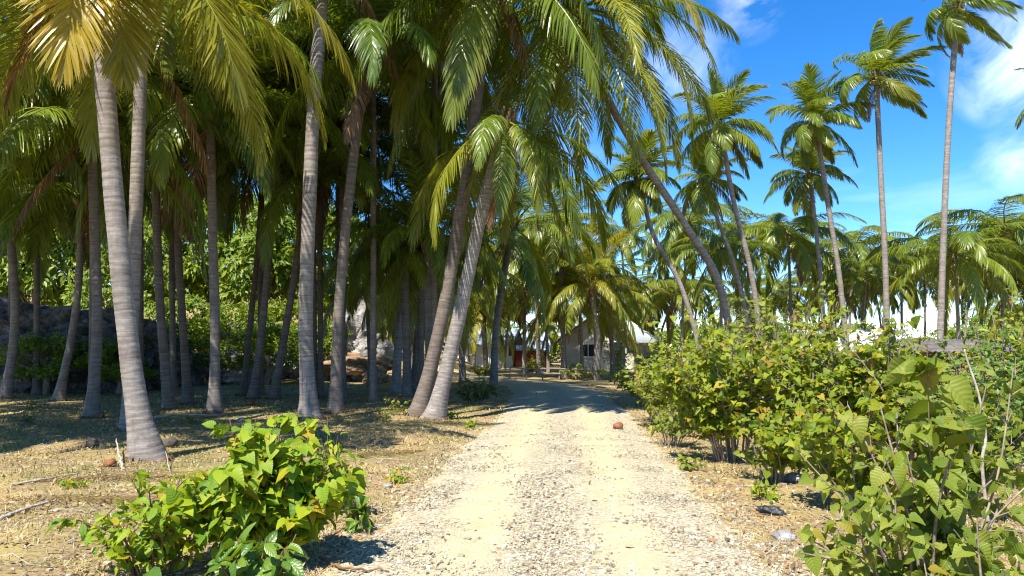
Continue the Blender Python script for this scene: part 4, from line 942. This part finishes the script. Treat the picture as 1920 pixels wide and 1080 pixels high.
link('plastic_scrap', mesh('plastic_scrap', v * .105, [f], smooth=True, mats=[M['blackplastic']]), loc=(x, d, float(surf_z(x, d)) + .03), rot=(0, .12, -.35), label='crumpled black plastic scrap on the right road edge', cat='rubbish')
def stick(label, pts, rad, mat='deadwood', branch=None):
    W = []
    for px, py, z in pts:
        d = Gd(py) ; p = P(px, py, d); W.append((p[0], d, float(surf_z(p[0], d)) + z))
    b = np.array(W[0]); mb = MB(); path = spline(np.array(W) - b, 16)
    path += np.random.default_rng(int(pts[0][0])).normal(0, rad * .35, path.shape)
    vv, ff = tube(path, np.linspace(rad, rad * .4, 16), 6, True); mb.add(vv, ff)
    link('stick', mb.mesh('stick', M[mat], True), loc=tuple(b), label=label, cat='stick', group='sticks on the ground')
stick('pale curved stick leaning up left of the nearest palm foot', [(232, 880, .01), (222, 868, .12), (216, 850, .18)], .022)
stick('thin pale stick on the straw right of the nearest palm foot', [(332, 900, .02), (318, 880, .05), (310, 862, .16)], .012)
stick('long grey stick lying on the straw at far left', [(0, 972, .02), (50, 955, .03), (104, 942, .02)], .022)
stick('dark reddish stick lying at the bottom road edge', [(600, 1046, .02), (650, 1068, .03), (730, 1072, .02)], .014, 'redtwig')
stick('thin twig on the road edge beside the leafy shoot', [(618, 1010, .02), (660, 985, .05), (690, 978, .02)], .008, 'redtwig')
stick('bent pale branch lying before the right thicket', [(1250, 812, .03), (1330, 850, .25), (1400, 868, .05)], .016)
stick('pale dry branch on the straw at the left edge', [(20, 905, .02), (80, 900, .04), (150, 890, .02)], .014)
stick('fallen grey log across the shade between palms', [(290, 786, .05), (330, 782, .06), (420, 778, .05)], .035)
# bare pale branch in the right thicket
mbp = [pw(1842, 880, 5.6), pw(1848, 820, 5.6), pw(1835, 740, 5.65), pw(1815, 680, 5.7), pw(1808, 655, 5.7)]
b = np.array((mbp[0][0], 5.6, 0.0)); vv, ff = tube(spline(np.array([(b[0] + .05, 5.6, -.05)] + mbp) - b, 24), np.linspace(.014, .006, 24), 6, True)
link('bare_branch', MB().add(vv, ff).mesh('bare_branch', M['deadwood'], True), loc=tuple(b), label='bare pale upright branch at the right behind the foreground plant', cat='branch')
# fallen dry fronds
for q, (lb, px, py, L, az, dd) in enumerate([('fallen dry frond on the straw at far left', 60, 900, 2.2, 8, 1), ('grey fallen frond at the left edge of the picture', 20, 935, 1.9, -12, .9), ('fallen brown frond in the shade right of the grove', 690, 745, 3.0, 175, 1), ('fallen frond in the shade under the curving palm', 600, 752, 2.6, 20, 1), ('dry fallen frond under the right thicket front', 1330, 850, 1.5, 160, 1), ('brown frond scraps on the straw before the leaning palms', 640, 850, 1.6, 10, 1), ('fallen frond lying before the mid-grove pair of palms', 430, 775, 3.0, 160, 1), ('fallen frond in the shade left of the nearest palm', 60, 800, 3.0, 12, 1), ('fallen frond in the shade at the foot of the far left palms', 130, 765, 3.0, 170, 1), ('fallen frond below the slanting dark palm', 540, 770, 2.8, -15, 1)]):
    d = Gd(py); x = P(px, py, d)[0]; r = np.random.default_rng(900 + q)
    mb = frond(r, L=L * .8, e0=5, droop=10, n=34, m=3, leaf=.5, hang=.12, vee=3, width=.018, ragged=.8, yaw=25)
    mb.v = [np.stack((a[:, 0], a[:, 1], np.clip(a[:, 2] * .35, -.03, .1)), -1) for a in mb.v]
    o = link('fallen_frond', mb.mesh('fallen_frond', M['palm']), loc=(x, d, float(surf_z(x, d)) + .02), rot=(0, 0, R(az)), label=lb, cat='palm frond', group='fallen fronds'); o.color = (0, dd, 0, 1)
# dry grass, green grass, fallen leaves and twigs nobody could count
def blades(name, label, n, xs, ys, hgt, mat, seed, keep, wid=.004, lay=.8):
    r = np.random.default_rng(seed)
    y = ys[0] + (ys[1] - ys[0]) * r.beta(1, 1.7, n); x = r.uniform(0, 1, n) * (xs[1] - xs[0]) + xs[0]
    x = np.where(np.abs(x) < 99, x * np.clip(y / 9, .55, 1.8), x)
    ok = keep(x, y, r); x, y = x[ok], y[ok]; n = len(x)
    cl = .5 + np.array([mn.noise(Vector((a * .9, b * .9, 3))) for a, b in zip(x, y)]); ok = r.uniform(0, 1, n) < np.clip(cl * 1.1, .1, 1); x, y = x[ok], y[ok]; n = len(x)
    b = np.stack((x, y, surf_z(x, y) - .004), -1); h = hgt * r.uniform(.4, 1.4, n); a = r.uniform(0, 6.28, n)
    d = np.stack((np.cos(a), np.sin(a), np.zeros(n)), -1); s = np.stack((-np.sin(a), np.cos(a), np.zeros(n)), -1) * (wid * np.clip(y / 6, 1, 3))[:, None]
    ly = lay * r.uniform(.2, 1.3, n); m1 = b + d * (h * ly * .5)[:, None] + np.array((0, 0, 1)) * (h * .55 / (.6 + ly))[:, None]; e = b + d * (h * ly * 1.1)[:, None] + np.array((0, 0, 1)) * (h * .8 / (.6 + ly) * r.uniform(.4, 1, n))[:, None]
    v = np.stack((b - s, b + s, m1 - s * .8, m1 + s * .8, e), 1); i = (np.arange(n) * 5)[:, None]
    link(name, mesh(name, v, [i + np.array((0, 1, 3, 2))[None], i + np.array((2, 3, 4))[None]], {'v': np.repeat(r.uniform(0, 1, n), 5), 't': np.zeros(n * 5)}, False, [M[mat]]), kind='stuff', label=label, cat='grass')
def off_road(x, y, r): return np.abs((x - road_x(y)) / HALF) > r.uniform(.85, 1.1, len(x))
blades('dry_grass', 'dry straw-coloured grass over the open ground', 90000, (-8, 8), (4, 26), .055, 'drygrass', 5, off_road)
blades('straw', 'flattened straw and frond strips lying over the open ground', 70000, (-8, 8), (4, 24), .10, 'straw', 15, off_road, .0028, 3.2)
blades('green_grass', 'short green grass in the grove shade and verges', 42000, (-11, 6), (9, 36), .075, 'grass', 6, lambda x, y, r: off_road(x, y, r) & (r.uniform(0, 1, len(x)) < np.where(x < -1, .9, .35)))
n = 52000; r = np.random.default_rng(8)
y = 4 + 26 * r.beta(1, 2.0, n); x = r.uniform(-9, 8, n) * np.clip(y / 9, .55, 1.6)
q = np.abs((x - road_x(y)) / HALF); pr = np.array([mn.noise(Vector((a * .7, b * .7, 8))) for a, b in zip(x, y)])
ok = (q > .95) & (r.uniform(0, 1, n) < .45 + pr) | (r.uniform(0, 1, n) < .025); x, y = x[ok], y[ok]; n = len(x)
pos = np.stack((x, y, surf_z(x, y) + .012), -1); o = r.normal(0, 1, (n, 3)); o[:, 2] *= .15
m3 = orient(pos, o, r.uniform(.02, .075, n), r, .0, 2.2); v, f, tt = SH['oval', False]
link('leaf_litter', mesh('leaf_litter', np.einsum('nij,kj->nki', m3, v) + pos[:, None], [(f[None] + (np.arange(n) * len(v))[:, None, None]).reshape(-1, 4)], {'v': np.repeat(r.uniform(0, 1, n), len(v)), 't': np.zeros(n * len(v))}, False, [M['litter']]), kind='stuff', label='brown fallen leaves scattered on the ground', cat='leaf litter')
n = 1000; y = 4.2 + 20 * r.beta(1, 2, n); x = r.uniform(-8, 7, n) * np.clip(y / 9, .55, 1.5); ok = (np.abs((x - road_x(y)) / HALF) > .9) | (r.uniform(0, 1, n) < .05); x, y = x[ok], y[ok]
mb = MB()
for a, b in zip(x, y):
    th_ = r.uniform(0, 6.28); l = r.uniform(.08, .42); dx, dy = math.cos(th_) * l / 2, math.sin(th_) * l / 2; z = float(surf_z(a, b))
    vv, ff = tube([(a - dx, b - dy, z + .012), (a + r.normal(0, .02), b, z + .02 + .06 * r.uniform() ** 3), (a + dx, b + dy, z + .012)], r.uniform(.0015, .004), 3); mb.add(vv, ff)
link('twig_litter', mb.mesh('twig_litter', M['deadwood']), kind='stuff', label='dry twigs and frond scraps strewn on the ground', cat='twigs')
